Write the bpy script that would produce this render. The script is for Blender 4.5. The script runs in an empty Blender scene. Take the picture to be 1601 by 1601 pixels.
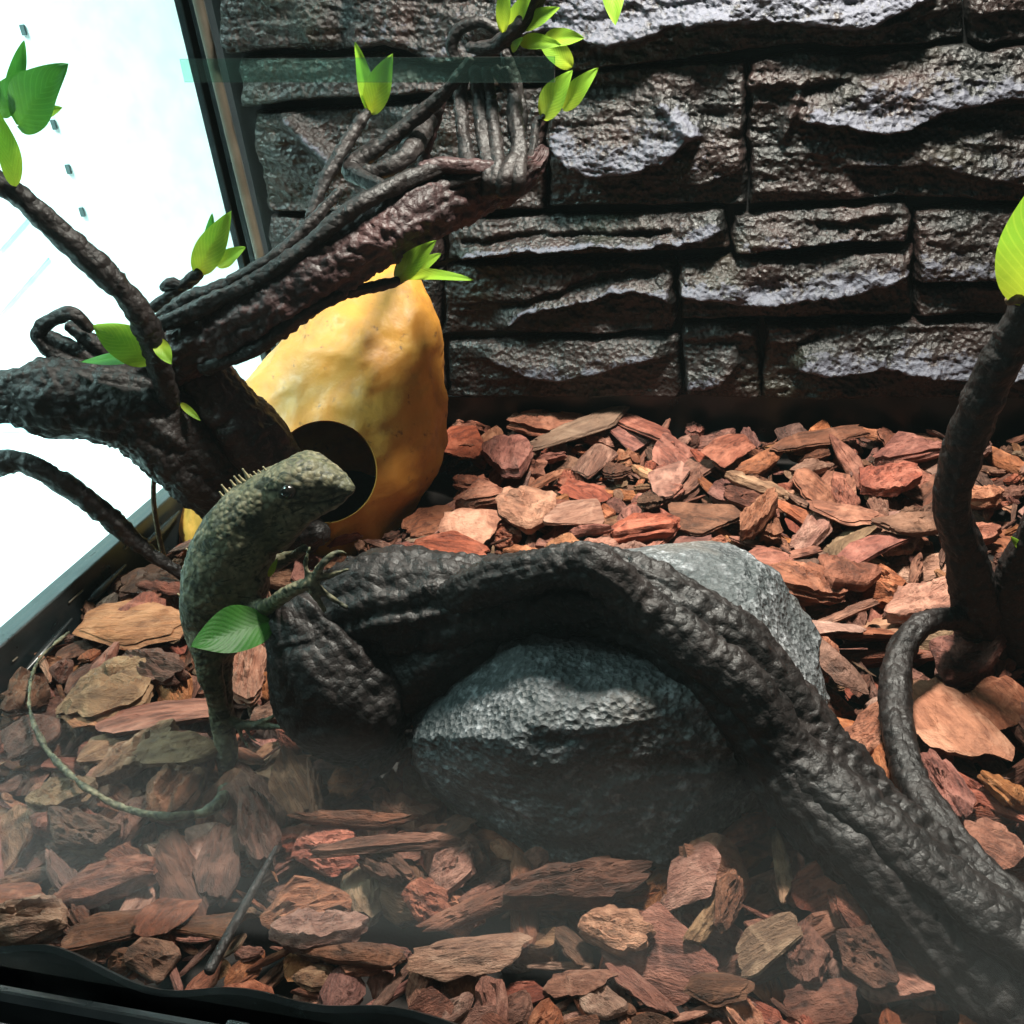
import bpy, math, random
import numpy as np
from mathutils import Matrix, Vector

rng = np.random.default_rng(11)
random.seed(11)
scene = bpy.context.scene
COL = scene.collection

# ------------------------------------------------------------------ camera
F_PX, SIZE, CAM_H = 1550.0, 1601.0, 0.24
PITCH, YAW, ROLL = math.radians(28.08), math.radians(17.57), math.radians(-7.23)
fwd = np.array([-math.sin(YAW) * math.cos(PITCH), math.cos(YAW) * math.cos(PITCH), -math.sin(PITCH)])
rt0 = np.array([math.cos(YAW), math.sin(YAW), 0.0])
up0 = np.cross(rt0, fwd)
c_, s_ = math.cos(ROLL), math.sin(ROLL)
CAM = np.array([c_ * rt0 + s_ * up0, -s_ * rt0 + c_ * up0, fwd])
EYE = np.array([0.0, 0.0, CAM_H])
cam_data = bpy.data.cameras.new('camera')
cam = bpy.data.objects.new('camera', cam_data)
COL.objects.link(cam)
cam_data.sensor_width = 36.0
cam_data.lens = 36.0 * F_PX / SIZE
cam_data.clip_start = 0.005
cam_data.clip_end = 20.0
mw = Matrix.Identity(4)
for i in range(3):
    mw[i][0], mw[i][1], mw[i][2], mw[i][3] = CAM[0][i], CAM[1][i], -CAM[2][i], EYE[i]
cam.matrix_world = mw
scene.camera = cam

# ------------------------------------------------------------------ light
world = bpy.data.worlds.new('World')
scene.world = world
world.use_nodes = True
bg = world.node_tree.nodes['Background']
bg.inputs[0].default_value = (0.55, 0.85, 0.88, 1)
bg.inputs[1].default_value = 0.06

def area_lamp(name, loc, target, size, power, color, shape='DISK', sy=None, spread=180):
    d = bpy.data.lights.new(name, 'AREA')
    d.shape = shape
    d.size = size
    if sy: d.size_y = sy
    d.energy = power
    d.color = color
    d.spread = math.radians(spread)
    o = bpy.data.objects.new(name, d)
    COL.objects.link(o)
    o.location = loc
    o.rotation_euler = (Vector(target) - Vector(loc)).to_track_quat('-Z', 'Y').to_euler()
    return o
area_lamp('hood_lamp', (0.0, 0.395, 0.50), (-0.02, 0.395, 0.0), 0.07, 5.4, (1.0, 0.89, 0.80), spread=125)
area_lamp('shop_lamp', (-0.85, 0.22, 0.90), (-0.66, 0.52, 0.05), 0.40, 8.0, (0.88, 1.0, 0.99), spread=75)

scene.view_settings.view_transform = 'Standard'
scene.view_settings.look = 'None'
scene.view_settings.exposure = 0.0
scene.view_settings.gamma = 1.0
scene.view_settings.use_curve_mapping = False
scene.cycles.transparent_max_bounces = 24
scene.cycles.max_bounces = 8

# ------------------------------------------------------------------ pixels to places
def ray(px, py):
    return CAM.T @ np.array([px - SIZE / 2, SIZE / 2 - py, F_PX])
def on_z(px, py, z=0.0):
    d = ray(px, py)
    return EYE + d * ((z - EYE[2]) / d[2])
def on_y(px, py, y):
    d = ray(px, py)
    return EYE + d * (y / d[1])
def on_x(px, py, x):
    d = ray(px, py)
    return EYE + d * (x / d[0])
def dist_scale(P):                    # metres per photograph pixel at P
    return float((CAM @ (np.array(P) - EYE))[2]) / F_PX
def interp(poly, x):
    xs = [p[0] for p in poly]; ys = [p[1] for p in poly]
    return np.interp(x, xs, ys)

# ------------------------------------------------------------------ noise
def _hash(ix, iy, iz, seed):
    h = (ix * 374761393 + iy * 668265263 + iz * 2147483647 + seed * 1274126177) & 0xFFFFFFFF
    h = ((h ^ (h >> 13)) * 1274126177) & 0xFFFFFFFF
    h = ((h ^ (h >> 16)) * 2246822519) & 0xFFFFFFFF
    return ((h ^ (h >> 15)) & 0xFFFFFF) / float(0xFFFFFF)
def vnoise(P, seed=0):
    P = np.asarray(P, float)
    i = np.floor(P).astype(np.int64)
    f = P - i
    u = f * f * f * (f * (f * 6 - 15) + 10)
    out = 0
    for dx in (0, 1):
        wx = u[..., 0] if dx else 1 - u[..., 0]
        for dy in (0, 1):
            wy = u[..., 1] if dy else 1 - u[..., 1]
            for dz in (0, 1):
                wz = u[..., 2] if dz else 1 - u[..., 2]
                out = out + wx * wy * wz * _hash(i[..., 0] + dx, i[..., 1] + dy, i[..., 2] + dz, seed)
    return out * 2 - 1
def fbm(P, octaves=4, seed=0, gain=0.5):
    P = np.asarray(P, float)
    a, s, t = 1.0, 0.0, 0.0
    for o in range(octaves):
        s = s + a * vnoise(P * (2.03 ** o) + 17.3 * o, seed + o)
        t += a
        a *= gain
    return s / t
def ridged(P, octaves=3, seed=0):
    P = np.asarray(P, float)
    a, s, t = 1.0, 0.0, 0.0
    for o in range(octaves):
        s = s + a * (1 - np.abs(vnoise(P * (2.1 ** o) + 9.7 * o, seed + o)) * 2)
        t += a
        a *= 0.5
    return s / t
def worley(P, seed=0):
    P = np.asarray(P, float)
    i = np.floor(P).astype(np.int64)
    f = P - i
    best = np.full(P.shape[:-1], 9.0)
    for dx in (-1, 0, 1):
        for dy in (-1, 0, 1):
            for dz in (-1, 0, 1):
                a, b, c = i[..., 0] + dx, i[..., 1] + dy, i[..., 2] + dz
                ox = dx + _hash(a, b, c, seed + 1) - f[..., 0]
                oy = dy + _hash(a, b, c, seed + 2) - f[..., 1]
                oz = dz + _hash(a, b, c, seed + 3) - f[..., 2]
                best = np.minimum(best, ox * ox + oy * oy + oz * oz)
    return np.sqrt(best)
def sstep(a, b, x):
    t = np.clip((x - a) / (b - a), 0, 1)
    return t * t * (3 - 2 * t)

# ------------------------------------------------------------------ mesh helpers
def mesh_from(name, V, F, smooth=True):
    me = bpy.data.meshes.new(name)
    V = np.asarray(V, float)
    if isinstance(F, np.ndarray):
        n, k = F.shape
        me.vertices.add(len(V)); me.vertices.foreach_set('co', V.ravel())
        me.loops.add(n * k); me.loops.foreach_set('vertex_index', F.ravel().astype(np.int32))
        me.polygons.add(n)
        me.polygons.foreach_set('loop_start', np.arange(0, n * k, k, dtype=np.int32))
        me.update(calc_edges=True)
    else:
        me.from_pydata([tuple(v) for v in V], [], [tuple(f) for f in F])
    me.validate()
    if smooth:
        me.polygons.foreach_set('use_smooth', [True] * len(me.polygons))
    me.update()
    return me
def attr(me, name, vals):
    vals = np.asarray(vals, np.float32)
    if vals.ndim == 1:
        a = me.attributes.new(name, 'FLOAT', 'POINT'); a.data.foreach_set('value', vals)
    else:
        a = me.attributes.new(name, 'FLOAT_VECTOR', 'POINT'); a.data.foreach_set('vector', vals.ravel())
def link(name, me, mat, parent=None):
    o = bpy.data.objects.new(name, me)
    COL.objects.link(o)
    if mat is not None and len(me.materials) == 0:
        me.materials.append(mat)
    if parent is not None:
        o.parent = parent
        o.matrix_parent_inverse = parent_inverse(parent)
    return o
def parent_inverse(p):
    M = p.matrix_basis.copy()
    q = p.parent
    if q is not None:
        M = chain(q) @ p.matrix_parent_inverse @ p.matrix_basis
    return M.inverted()
def chain(p):
    return p.matrix_basis.copy() if p.parent is None else chain(p.parent) @ p.matrix_parent_inverse @ p.matrix_basis
def empty(name, loc):
    o = bpy.data.objects.new(name, None)
    COL.objects.link(o)
    o.location = loc
    o.empty_display_size = 0.02
    return o
def tag(o, label=None, cat=None, group=None, kind=None):
    if label: o['label'] = label
    if cat: o['category'] = cat
    if group: o['group'] = group
    if kind: o['kind'] = kind
    return o
def grid_faces(nu, nv, wrap=False):
    a = np.arange(nu * nv).reshape(nu, nv)
    if wrap:
        b = np.concatenate([a, a[:, :1]], 1)
    else:
        b = a
    return np.stack([b[:-1, :-1], b[1:, :-1], b[1:, 1:], b[:-1, 1:]], -1).reshape(-1, 4)
def box_mesh(name, lo, hi, bev=0.0):
    import bmesh
    bm = bmesh.new()
    bmesh.ops.create_cube(bm, size=1.0)
    lo, hi = np.array(lo), np.array(hi)
    for v in bm.verts:
        v.co = Vector((lo + hi) / 2) + Vector(np.array(v.co) * (hi - lo))
    if bev:
        bmesh.ops.bevel(bm, geom=list(bm.edges), offset=bev, segments=3, profile=0.6, affect='EDGES')
    me = bpy.data.meshes.new(name)
    bm.to_mesh(me); bm.free()
    return me
def catmull(P, n):
    P = np.asarray(P, float)
    Q = np.vstack([2 * P[0] - P[1], P, 2 * P[-1] - P[-2]])
    seg = len(P) - 1
    t = np.linspace(0, seg, n)
    k = np.minimum(t.astype(int), seg - 1)
    u = (t - k)[:, None]
    a, b, c, d = Q[k], Q[k + 1], Q[k + 2], Q[k + 3]
    return 0.5 * ((2 * b) + (c - a) * u + (2 * a - 5 * b + 4 * c - d) * u ** 2 + (3 * b - a - 3 * c + d) * u ** 3)
def tube_arrays(pts, radii, step=0.0016, nring=26, disp=None, flat=None, seed=0, cap=True):
    """pts world, radii metres; disp(s, theta, C) -> extra radius; returns V, F"""
    pts = np.asarray(pts, float)
    L = np.linalg.norm(np.diff(pts, axis=0), axis=1).sum()
    n = max(6, int(L / step))
    C = catmull(np.hstack([pts, np.asarray(radii, float)[:, None]]), n)
    R = np.maximum(C[:, 3], 0.0003); C = C[:, :3]
    if cap:                                   # rounded ends
        def ends(i, j):
            d = C[i] - C[j]; d /= np.linalg.norm(d)
            return [C[i] + d * R[i] * q for q in (0.35, 0.6, 0.75, 0.8)], [R[i] * q for q in (0.92, 0.72, 0.4, 0.02)]
        a, ra = ends(0, 1); b, rb = ends(-1, -2)
        C = np.vstack([a[::-1], C, b]); R = np.concatenate([ra[::-1], R, rb])
    T = np.gradient(C, axis=0); T /= np.linalg.norm(T, axis=1)[:, None] + 1e-12
    nrm = np.cross(T[0], [0.1, 0.2, 1.0]); nrm /= np.linalg.norm(nrm)
    N = []
    for t in T:
        nrm = nrm - t * (nrm @ t); nrm = nrm / (np.linalg.norm(nrm) + 1e-12); N.append(nrm)
    N = np.array(N); B = np.cross(T, N)
    th = np.linspace(0, 2 * np.pi, nring, endpoint=False)
    s = np.concatenate([[0], np.cumsum(np.linalg.norm(np.diff(C, axis=0), axis=1))])
    S, TH = np.meshgrid(s, th, indexing='ij')
    RR = np.repeat(R[:, None], nring, 1)
    if disp is not None:
        RR = RR + disp(S, TH, RR) * np.minimum(1, RR / (R.max() * 0.25 + 1e-9))
    k = 1.0 if flat is None else flat
    V = C[:, None, :] + RR[..., None] * (np.cos(TH)[..., None] * N[:, None] + k * np.sin(TH)[..., None] * B[:, None])
    return V.reshape(-1, 3), grid_faces(len(C), nring, True)
def pix_path(pp):
    """list of (px, py, Y, half width px) -> points, radii"""
    P = [on_y(p[0], p[1], p[2]) for p in pp]
    return P, [p[3] * dist_scale(q) for p, q in zip(pp, P)]

# ------------------------------------------------------------------ materials
class MatB:
    def __init__(s, name):
        s.m = bpy.data.materials.new(name); s.m.use_nodes = True
        s.t = s.m.node_tree; s.n = s.t.nodes; s.l = s.t.links
        s.p = s.n['Principled BSDF']; s.out = s.n['Material Output']
    def node(s, typ, **kw):
        x = s.n.new(typ)
        for k, v in kw.items(): setattr(x, k, v)
        return x
    def put(s, sock, v):
        if isinstance(v, bpy.types.NodeSocket): s.l.new(v, sock)
        else: sock.default_value = v
    def coords(s, what='Object', scale=(1, 1, 1), vec=None):
        mp = s.node('ShaderNodeMapping'); mp.inputs['Scale'].default_value = scale
        if vec is None:
            tc = s.node('ShaderNodeTexCoord'); vec = tc.outputs[what]
        s.l.new(vec, mp.inputs['Vector'])
        return mp.outputs[0]
    def attr(s, name, out='Fac'):
        a = s.node('ShaderNodeAttribute'); a.attribute_name = name
        return a.outputs[out]
    def noise(s, vec, scale, detail=4, rough=0.55, dist=0.0):
        x = s.node('ShaderNodeTexNoise'); s.l.new(vec, x.inputs['Vector'])
        x.inputs['Scale'].default_value = scale; x.inputs['Detail'].default_value = detail
        x.inputs['Roughness'].default_value = rough; x.inputs['Distortion'].default_value = dist
        return x.outputs[0]
    def voro(s, vec, scale, feature='F1'):
        x = s.node('ShaderNodeTexVoronoi', feature=feature); s.l.new(vec, x.inputs['Vector'])
        x.inputs['Scale'].default_value = scale
        return x.outputs['Distance']
    def ramp(s, fac, stops, interp='LINEAR'):
        x = s.node('ShaderNodeValToRGB'); cr = x.color_ramp; cr.interpolation = interp
        while len(cr.elements) > 1: cr.elements.remove(cr.elements[-1])
        for i, (p, c) in enumerate(stops):
            e = cr.elements[0] if i == 0 else cr.elements.new(p)
            e.position = p
            e.color = (c, c, c, 1) if isinstance(c, (int, float)) else (c[0], c[1], c[2], 1)
        s.l.new(fac, x.inputs[0])
        return x.outputs[0]
    def mix(s, fac, a, b, mode='MIX'):
        x = s.node('ShaderNodeMix', data_type='RGBA', blend_type=mode)
        s.put(x.inputs[0], fac)
        for k, v in ((6, a), (7, b)):
            if isinstance(v, tuple) and len(v) == 3: v = v + (1,)
            s.put(x.inputs[k], v)
        return x.outputs[2]
    def math(s, op, a, b=0.0, clamp=False):
        x = s.node('ShaderNodeMath', operation=op); x.use_clamp = clamp
        s.put(x.inputs[0], a); s.put(x.inputs[1], b)
        return x.outputs[0]
    def bump(s, h, strength=0.5, dist=0.001, normal=None):
        x = s.node('ShaderNodeBump'); x.inputs['Strength'].default_value = strength
        x.inputs['Distance'].default_value = dist
        s.l.new(h, x.inputs['Height'])
        if normal is not None: s.l.new(normal, x.inputs['Normal'])
        return x.outputs[0]
    def set(s, **kw):
        for k, v in kw.items():
            k = {'color': 'Base Color', 'rough': 'Roughness', 'metal': 'Metallic', 'normal': 'Normal', 'spec': 'Specular IOR Level'}.get(k, k)
            if isinstance(v, tuple) and len(v) == 3: v = v + (1,)
            s.put(s.p.inputs[k], v)
        return s.m

def mat_plastic(name, color, rough=0.4, grain=0.15):
    b = MatB(name); co = b.coords()
    n = b.noise(co, 60, 5)
    c = b.mix(b.ramp(n, [(0.35, 0.0), (0.75, 1.0)]), color, tuple(min(1, x * 1.5 + 0.004) for x in color))
    return b.set(color=c, rough=b.ramp(n, [(0.3, rough * 0.8), (0.8, min(1, rough * 1.35))]), normal=b.bump(b.noise(co, 900, 2), grain, 0.0002))

# bark in several natural tones
def mat_bark(name, dark, mid, light):
    b = MatB(name)
    loc = b.attr('loc', 'Vector')
    oi = b.node('ShaderNodeObjectInfo')
    rnd = b.attr('rnd')
    off = b.node('ShaderNodeVectorMath', operation='SCALE'); off.inputs[0].default_value = (3.1, 1.7, 2.3)
    b.l.new(b.math('ADD', oi.outputs['Random'], rnd), off.inputs['Scale'])
    add = b.node('ShaderNodeVectorMath', operation='ADD'); b.l.new(loc, add.inputs[0]); b.l.new(off.outputs[0], add.inputs[1])
    co = add.outputs[0]
    grain = b.noise(b.coords(vec=co, scale=(0.22, 1, 1.0)), 380, 6, 0.65, 0.6)
    patch = b.noise(co, 75, 4, 0.6, 0.8)
    c1 = b.mix(b.ramp(grain, [(0.32, 0.0), (0.68, 1.0)]), dark, mid)
    c2 = b.mix(b.ramp(patch, [(0.48, 0.0), (0.66, 0.85)]), c1, light)
    fr = b.math('FRACT', b.math('ADD', b.math('MULTIPLY', oi.outputs['Random'], 7.13), b.math('MULTIPLY', rnd, 3.7)))
    val = b.math('ADD', b.math('MULTIPLY', fr, 0.55), 0.70)
    hs = b.node('ShaderNodeHueSaturation'); b.l.new(c2, hs.inputs['Color']); b.l.new(val, hs.inputs['Value'])
    b.put(hs.inputs['Hue'], b.math('ADD', b.math('MULTIPLY', b.math('FRACT', b.math('MULTIPLY', fr, 5.3)), 0.018), 0.494))
    b.put(hs.inputs['Saturation'], b.math('ADD', b.math('MULTIPLY', b.math('FRACT', b.math('MULTIPLY', fr, 9.1)), 0.25), 0.80))
    h = b.math('ADD', grain, b.math('MULTIPLY', patch, 0.6))
    return b.set(color=hs.outputs[0], rough=b.ramp(grain, [(0.3, 0.62), (0.7, 0.85)]), spec=0.28,
                 normal=b.bump(b.math('ADD', h, b.math('MULTIPLY', b.noise(b.coords(vec=co, scale=(0.5, 1, 1)), 1100, 3, 0.7), 0.5)), 1.0, 0.0016))
BARK = [mat_bark('bark_red', (0.055, 0.014, 0.008), (0.245, 0.068, 0.036), (0.34, 0.118, 0.070)),
        mat_bark('bark_brown', (0.030, 0.011, 0.006), (0.125, 0.042, 0.023), (0.20, 0.078, 0.046)),
        mat_bark('bark_orange', (0.10, 0.026, 0.009), (0.31, 0.098, 0.040), (0.40, 0.155, 0.075)),
        mat_bark('bark_tan', (0.075, 0.034, 0.017), (0.22, 0.108, 0.055), (0.31, 0.175, 0.095)),
        mat_bark('bark_pink', (0.11, 0.038, 0.024), (0.31, 0.130, 0.084), (0.38, 0.190, 0.130))]

def mat_wood(name, base, hi, rough=0.5):
    b = MatB(name); co = b.coords()
    n = b.noise(co, 55, 5, 0.6); f = b.noise(co, 420, 4, 0.6)
    v = b.voro(co, 330)
    c = b.mix(b.ramp(n, [(0.40, 0.0), (0.72, 1.0)]), base, hi)
    c = b.mix(b.ramp(f, [(0.55, 0.0), (0.80, 0.5)]), c, tuple(x * 1.8 + 0.01 for x in hi))
    h = b.math('ADD', b.math('MULTIPLY', v, -1.0), f)
    return b.set(color=c, rough=b.ramp(f, [(0.3, rough * 0.75), (0.75, min(1, rough * 1.4))]), normal=b.bump(h, 0.65, 0.0011), spec=0.32)
M_WOOD = mat_wood('dark_vine_bark', (0.0065, 0.0050, 0.0047), (0.018, 0.013, 0.012), 0.52)
M_WOOD2 = mat_wood('purple_brown_bark', (0.020, 0.011, 0.011), (0.065, 0.032, 0.031), 0.50)
M_TWIG = mat_wood('pale_twig', (0.09, 0.06, 0.03), (0.20, 0.14, 0.08), 0.6)

def mat_stone():
    b = MatB('painted_foam_stone'); co = b.coords('Object')
    paint = b.attr('paint')
    n = b.noise(co, 130, 6, 0.68); n2 = b.noise(co, 34, 4, 0.6); fine = b.noise(co, 900, 4, 0.6)
    pits = b.voro(co, 360)
    base = b.mix(b.ramp(n2, [(0.4, 0.0), (0.65, 1.0)]), (0.010, 0.010, 0.0095), (0.030, 0.018, 0.016))
    base = b.mix(b.ramp(b.noise(co, 22, 3), [(0.55, 0.0), (0.7, 0.5)]), base, (0.020, 0.022, 0.012))
    k = b.math('ADD', b.math('MULTIPLY', paint, 0.80), b.math('MULTIPLY', b.math('SUBTRACT', n, 0.5), 2.2))
    k = b.math('SUBTRACT', k, b.math('MULTIPLY', b.ramp(pits, [(0.0, 1.0), (0.42, 0.0)]), 0.40))
    fac = b.ramp(k, [(0.52, 0.0), (0.70, 0.70), (0.95, 1.0)])
    c = b.mix(fac, base, b.mix(fine, (0.062, 0.064, 0.082), (0.118, 0.120, 0.152)))
    h = b.math('ADD', b.math('MULTIPLY', n, 1.6), b.math('ADD', b.math('MULTIPLY', pits, 1.3), b.math('MULTIPLY', fine, 0.5)))
    r = b.math('ADD', b.math('MULTIPLY', fac, 0.20), b.ramp(n, [(0.3, 0.30), (0.7, 0.50)]))
    return b.set(color=c, rough=r, normal=b.bump(h, 0.75, 0.0011), spec=0.42)
M_STONE = mat_stone()
M_BLACK = mat_plastic('black_plastic', (0.006, 0.009, 0.010), 0.32)
M_PANEL = mat_plastic('dark_foam_panel', (0.006, 0.007, 0.007), 0.75)
M_SOIL = mat_plastic('dark_soil', (0.005, 0.0025, 0.0015), 0.95, 0.6)
M_WHITE = mat_plastic('white_laminate', (0.80, 0.83, 0.83), 0.5)
M_SLOT = mat_plastic('slot_shadow_grey', (0.06, 0.09, 0.09), 0.8)
M_SEAM = mat_plastic('pale_cyan_trim', (0.45, 0.70, 0.72), 0.5)
M_ROD = mat_plastic('grey_rod_plastic', (0.075, 0.062, 0.045), 0.45)

def mat_glass(name, tint, haze):
    b = MatB(name)
    tr = b.node('ShaderNodeBsdfTransparent'); tr.inputs[0].default_value = tint + (1,)
    gl = b.node('ShaderNodeBsdfGlossy'); gl.inputs['Roughness'].default_value = 0.10
    lw = b.node('ShaderNodeLayerWeight'); lw.inputs[0].default_value = 0.5
    fres = b.math('ADD', b.math('MULTIPLY', b.math('POWER', lw.outputs['Facing'], 5.0), 0.9), 0.010)
    m1 = b.node('ShaderNodeMixShader'); b.l.new(fres, m1.inputs[0]); b.l.new(tr.outputs[0], m1.inputs[1]); b.l.new(gl.outputs[0], m1.inputs[2])
    df = b.node('ShaderNodeBsdfDiffuse'); df.inputs[0].default_value = (0.62, 0.86, 0.84, 1)
    tl = b.node('ShaderNodeBsdfTranslucent'); tl.inputs[0].default_value = (0.62, 0.86, 0.84, 1)
    ma = b.node('ShaderNodeMixShader'); ma.inputs[0].default_value = 0.5
    b.l.new(df.outputs[0], ma.inputs[1]); b.l.new(tl.outputs[0], ma.inputs[2])
    co = b.coords('Object')
    sm = b.ramp(b.noise(co, 9, 5, 0.6, 1.0), [(0.3, haze * 0.55), (0.75, haze * 1.5)])
    m2 = b.node('ShaderNodeMixShader'); b.l.new(sm, m2.inputs[0]); b.l.new(m1.outputs[0], m2.inputs[1]); b.l.new(ma.outputs[0], m2.inputs[2])
    b.l.new(m2.outputs[0], b.out.inputs[0])
    return b.m
M_GLASS = mat_glass('front_glass', (0.93, 0.97, 0.965), 0.0022)
M_GLASS_L = mat_glass('side_glass', (0.86, 0.98, 0.975), 0.003)
M_BAND = mat_glass('green_reflection', (0.72, 0.88, 0.82), 0.014)

def mat_leaf(name, a, bcol):
    b = MatB(name)
    uvx = b.attr('lu'); uvy = b.attr('lv')
    co = b.coords('Object')
    n = b.noise(co, 130, 4)
    base = b.mix(b.ramp(uvx, [(0.0, 0.0), (0.55, 1.0)]), bcol, a)
    c = b.mix(b.ramp(n, [(0.4, 0.0), (0.7, 0.35)]), base, tuple(x * 0.6 for x in a))
    wv = b.math('SINE', b.math('ADD', b.math('MULTIPLY', uvx, 70.0), b.math('MULTIPLY', b.math('ABSOLUTE', uvy), -26.0)))
    c = b.mix(b.math('MULTIPLY', b.ramp(wv, [(0.6, 0.0), (1.0, 1.0)]), 0.13), c, tuple(min(1, x * 1.6 + 0.03) for x in bcol))
    b.set(color=c, rough=0.5, spec=0.3, normal=b.bump(b.math('ADD', b.math('MULTIPLY', wv, 0.12), n), 0.35, 0.0006))
    tl = b.node('ShaderNodeBsdfTranslucent'); b.l.new(c, tl.inputs[0])
    m = b.node('ShaderNodeMixShader'); m.inputs[0].default_value = 0.45
    b.l.new(b.p.outputs[0], m.inputs[1]); b.l.new(tl.outputs[0], m.inputs[2]); b.l.new(m.outputs[0], b.out.inputs[0])
    return b.m
M_LEAF = mat_leaf('bright_leaf', (0.21, 0.40, 0.030), (0.44, 0.50, 0.035))
M_LEAF2 = mat_leaf('deep_leaf', (0.055, 0.24, 0.030), (0.10, 0.29, 0.03))

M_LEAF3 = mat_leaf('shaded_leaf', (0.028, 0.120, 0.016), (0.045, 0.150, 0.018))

# ------------------------------------------------------------------ the place: shelf, tank
YB, XL, RIM, YF = 0.535, -0.318, 0.020, 0.138
g = link('ground', box_mesh('ground', (XL + 0.004, YF + 0.003, -0.034), (0.45, YB + 0.02, -0.022)), M_SOIL)
tag(g, kind='structure')
sh = link('shelf_surface', box_mesh('shelf_surface', (-1.6, -0.02, -0.060), (0.9, 0.62, -0.040), 0.002), M_WHITE)
tag(sh, kind='structure')
back_panel = empty('shelf_back_panel', (-0.9, 0.62, -0.040))
tag(back_panel, 'bright white shelf back panel with a column of slots outside the tank', 'shelf panel')
board = link('board', box_mesh('board', (-1.6, 0.6205, -0.028), (0.2, 0.640, 0.95), 0.001), M_WHITE, back_panel)
link('lower_trim', box_mesh('lower_trim', (-1.6, 0.613, -0.0395), (0.2, 0.6200, -0.029), 0.001), M_SEAM, back_panel)
s0, s1 = on_y(84, 195, 0.6195), on_y(149, 396, 0.6195)
for k in range(-3, 4):
    P = s0 + (s1 - s0) * (k / 3.0)
    link('slot', box_mesh('slot', (P[0] - 0.0017, 0.6188, P[2] - 0.0032), (P[0] + 0.0017, 0.6203, P[2] + 0.0032), 0.0003), M_SLOT, board)
for (a, c) in (((0, 391), (42, 343)), ((-30, 525), (75, 404))):
    A, B = on_y(*a, 0.6198), on_y(*c, 0.6198)
    V, F = tube_arrays([A, (A + B) / 2, B], [0.0009] * 3, 0.004, 8)
    link('scored_line', mesh_from('scored_line', V, F), M_SEAM, back_panel)

tank = empty('glass_terrarium', (XL, YF, -0.04))
tag(tank, 'glass terrarium with black base tray and corner post, holding bark chips and branches', 'terrarium')
link('left_pane', box_mesh('left_pane', (XL - 0.0035, YF + 0.004, RIM - 0.003), (XL + 0.0005, YB + 0.01, 0.55)), M_GLASS_L, tank)
link('front_pane', box_mesh('front_pane', (XL + 0.002, YF - 0.002, RIM - 0.004), (0.46, YF + 0.0015, 0.55)), M_GLASS, tank)
tray = link('base_tray', box_mesh('base_tray', (XL - 0.008, YF - 0.012, -0.0395), (0.47, YB + 0.075, -0.0345), 0.001), M_BLACK, tank)
left_rim = link('left_rim', box_mesh('left_rim', (XL - 0.008, YF - 0.010, -0.034), (XL + 0.0035, YB + 0.03, RIM), 0.0012), M_BLACK, tank)
link('back_rim', box_mesh('back_rim', (XL + 0.004, YB + 0.004, -0.034), (0.46, YB + 0.012, RIM - 0.001), 0.001), M_BLACK, tank)
# small highlights on the left rim, put in as thin paler strips
for (a, c) in (((108, 942), (129, 923)), ((196, 858), (203, 850)), ((20, 1034), (27, 1028))):
    A, B = on_x(a[0], a[1], XL + 0.0042), on_x(c[0], c[1], XL + 0.0042)
    V, F = tube_arrays([A, (A + B) / 2, B], [0.00045] * 3, 0.002, 8)
    link('rim_glint', mesh_from('rim_glint', V, F), M_ROD, left_rim)
# a soft fold of black liner along the left rim
for pp in ([(40, 1050, 0.0068), (70, 1018, 0.0072), (112, 968, 0.0075)], [(138, 938, 0.006), (152, 928, 0.007), (196, 884, 0.0075)], [(215, 860, 0.006), (250, 832, 0.007), (280, 800, 0.007)]):
    P = [on_x(p[0], p[1], XL + p[2]) for p in pp]
    V, F = tube_arrays(P, [0.0008, 0.0022, 0.0007], 0.002, 12)
    link('liner_fold', mesh_from('liner_fold', V, F), M_BLACK, left_rim)
# front rail: profile swept along x with tracks, and a wavy liner lip
def sweep_x(name, prof, xs, fn=None):
    prof = np.array(prof, float); n = len(prof)
    V = []
    for x in xs:
        for (y, z) in prof:
            dy, dz = fn(x, y, z) if fn else (0, 0)
            V.append((x, y + dy, z + dz))
    F = [tuple(r) for r in grid_faces(len(xs), n, True)]
    return mesh_from(name, V, F, False)
xs = np.linspace(XL - 0.008, 0.47, 160)
prof = [(0.100, -0.034), (0.1005, -0.006), (0.1015, -0.002), (0.104, 0.0), (0.1165, 0.0015), (0.118, 0.0095), (0.1195, 0.0105), (0.121, 0.0095), (0.122, 0.0035),
        (0.1275, 0.0040), (0.1285, 0.0125), (0.1300, 0.0138), (0.1315, 0.0125), (0.1325, 0.008), (0.1355, 0.008), (0.1355, -0.034)]
rail = link('front_rail', sweep_x('front_rail', prof, xs), M_BLACK, tank)
lip = [(0.1400, -0.010), (0.1402, 0.0165), (0.1412, 0.0180), (0.1424, 0.0165), (0.1424, -0.010)]
def wav(x, y, z):
    w = 0.0035 * math.sin(x * 61 + 1.1) + 0.0022 * math.sin(x * 127 + 0.4)
    return (0.0012 * math.sin(x * 83), w - 0.0030 if z > 0 else 0)
link('liner_lip', sweep_x('liner_lip', lip, xs, wav), M_BLACK, tank)
# door catch standing on the rail
A = on_y(292, 1552, 0.1215)
link('door_catch', box_mesh('door_catch', (A[0] - 0.0035, 0.1160, 0.001), (A[0] + 0.0035, 0.1335, 0.0150), 0.0012), M_BLACK, rail)
A = on_y(690, 1600, 0.1215)
link('door_catch', box_mesh('door_catch', (A[0] - 0.003, 0.1160, 0.001), (A[0] + 0.003, 0.1335, 0.0150), 0.0012), M_BLACK, rail)
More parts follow.
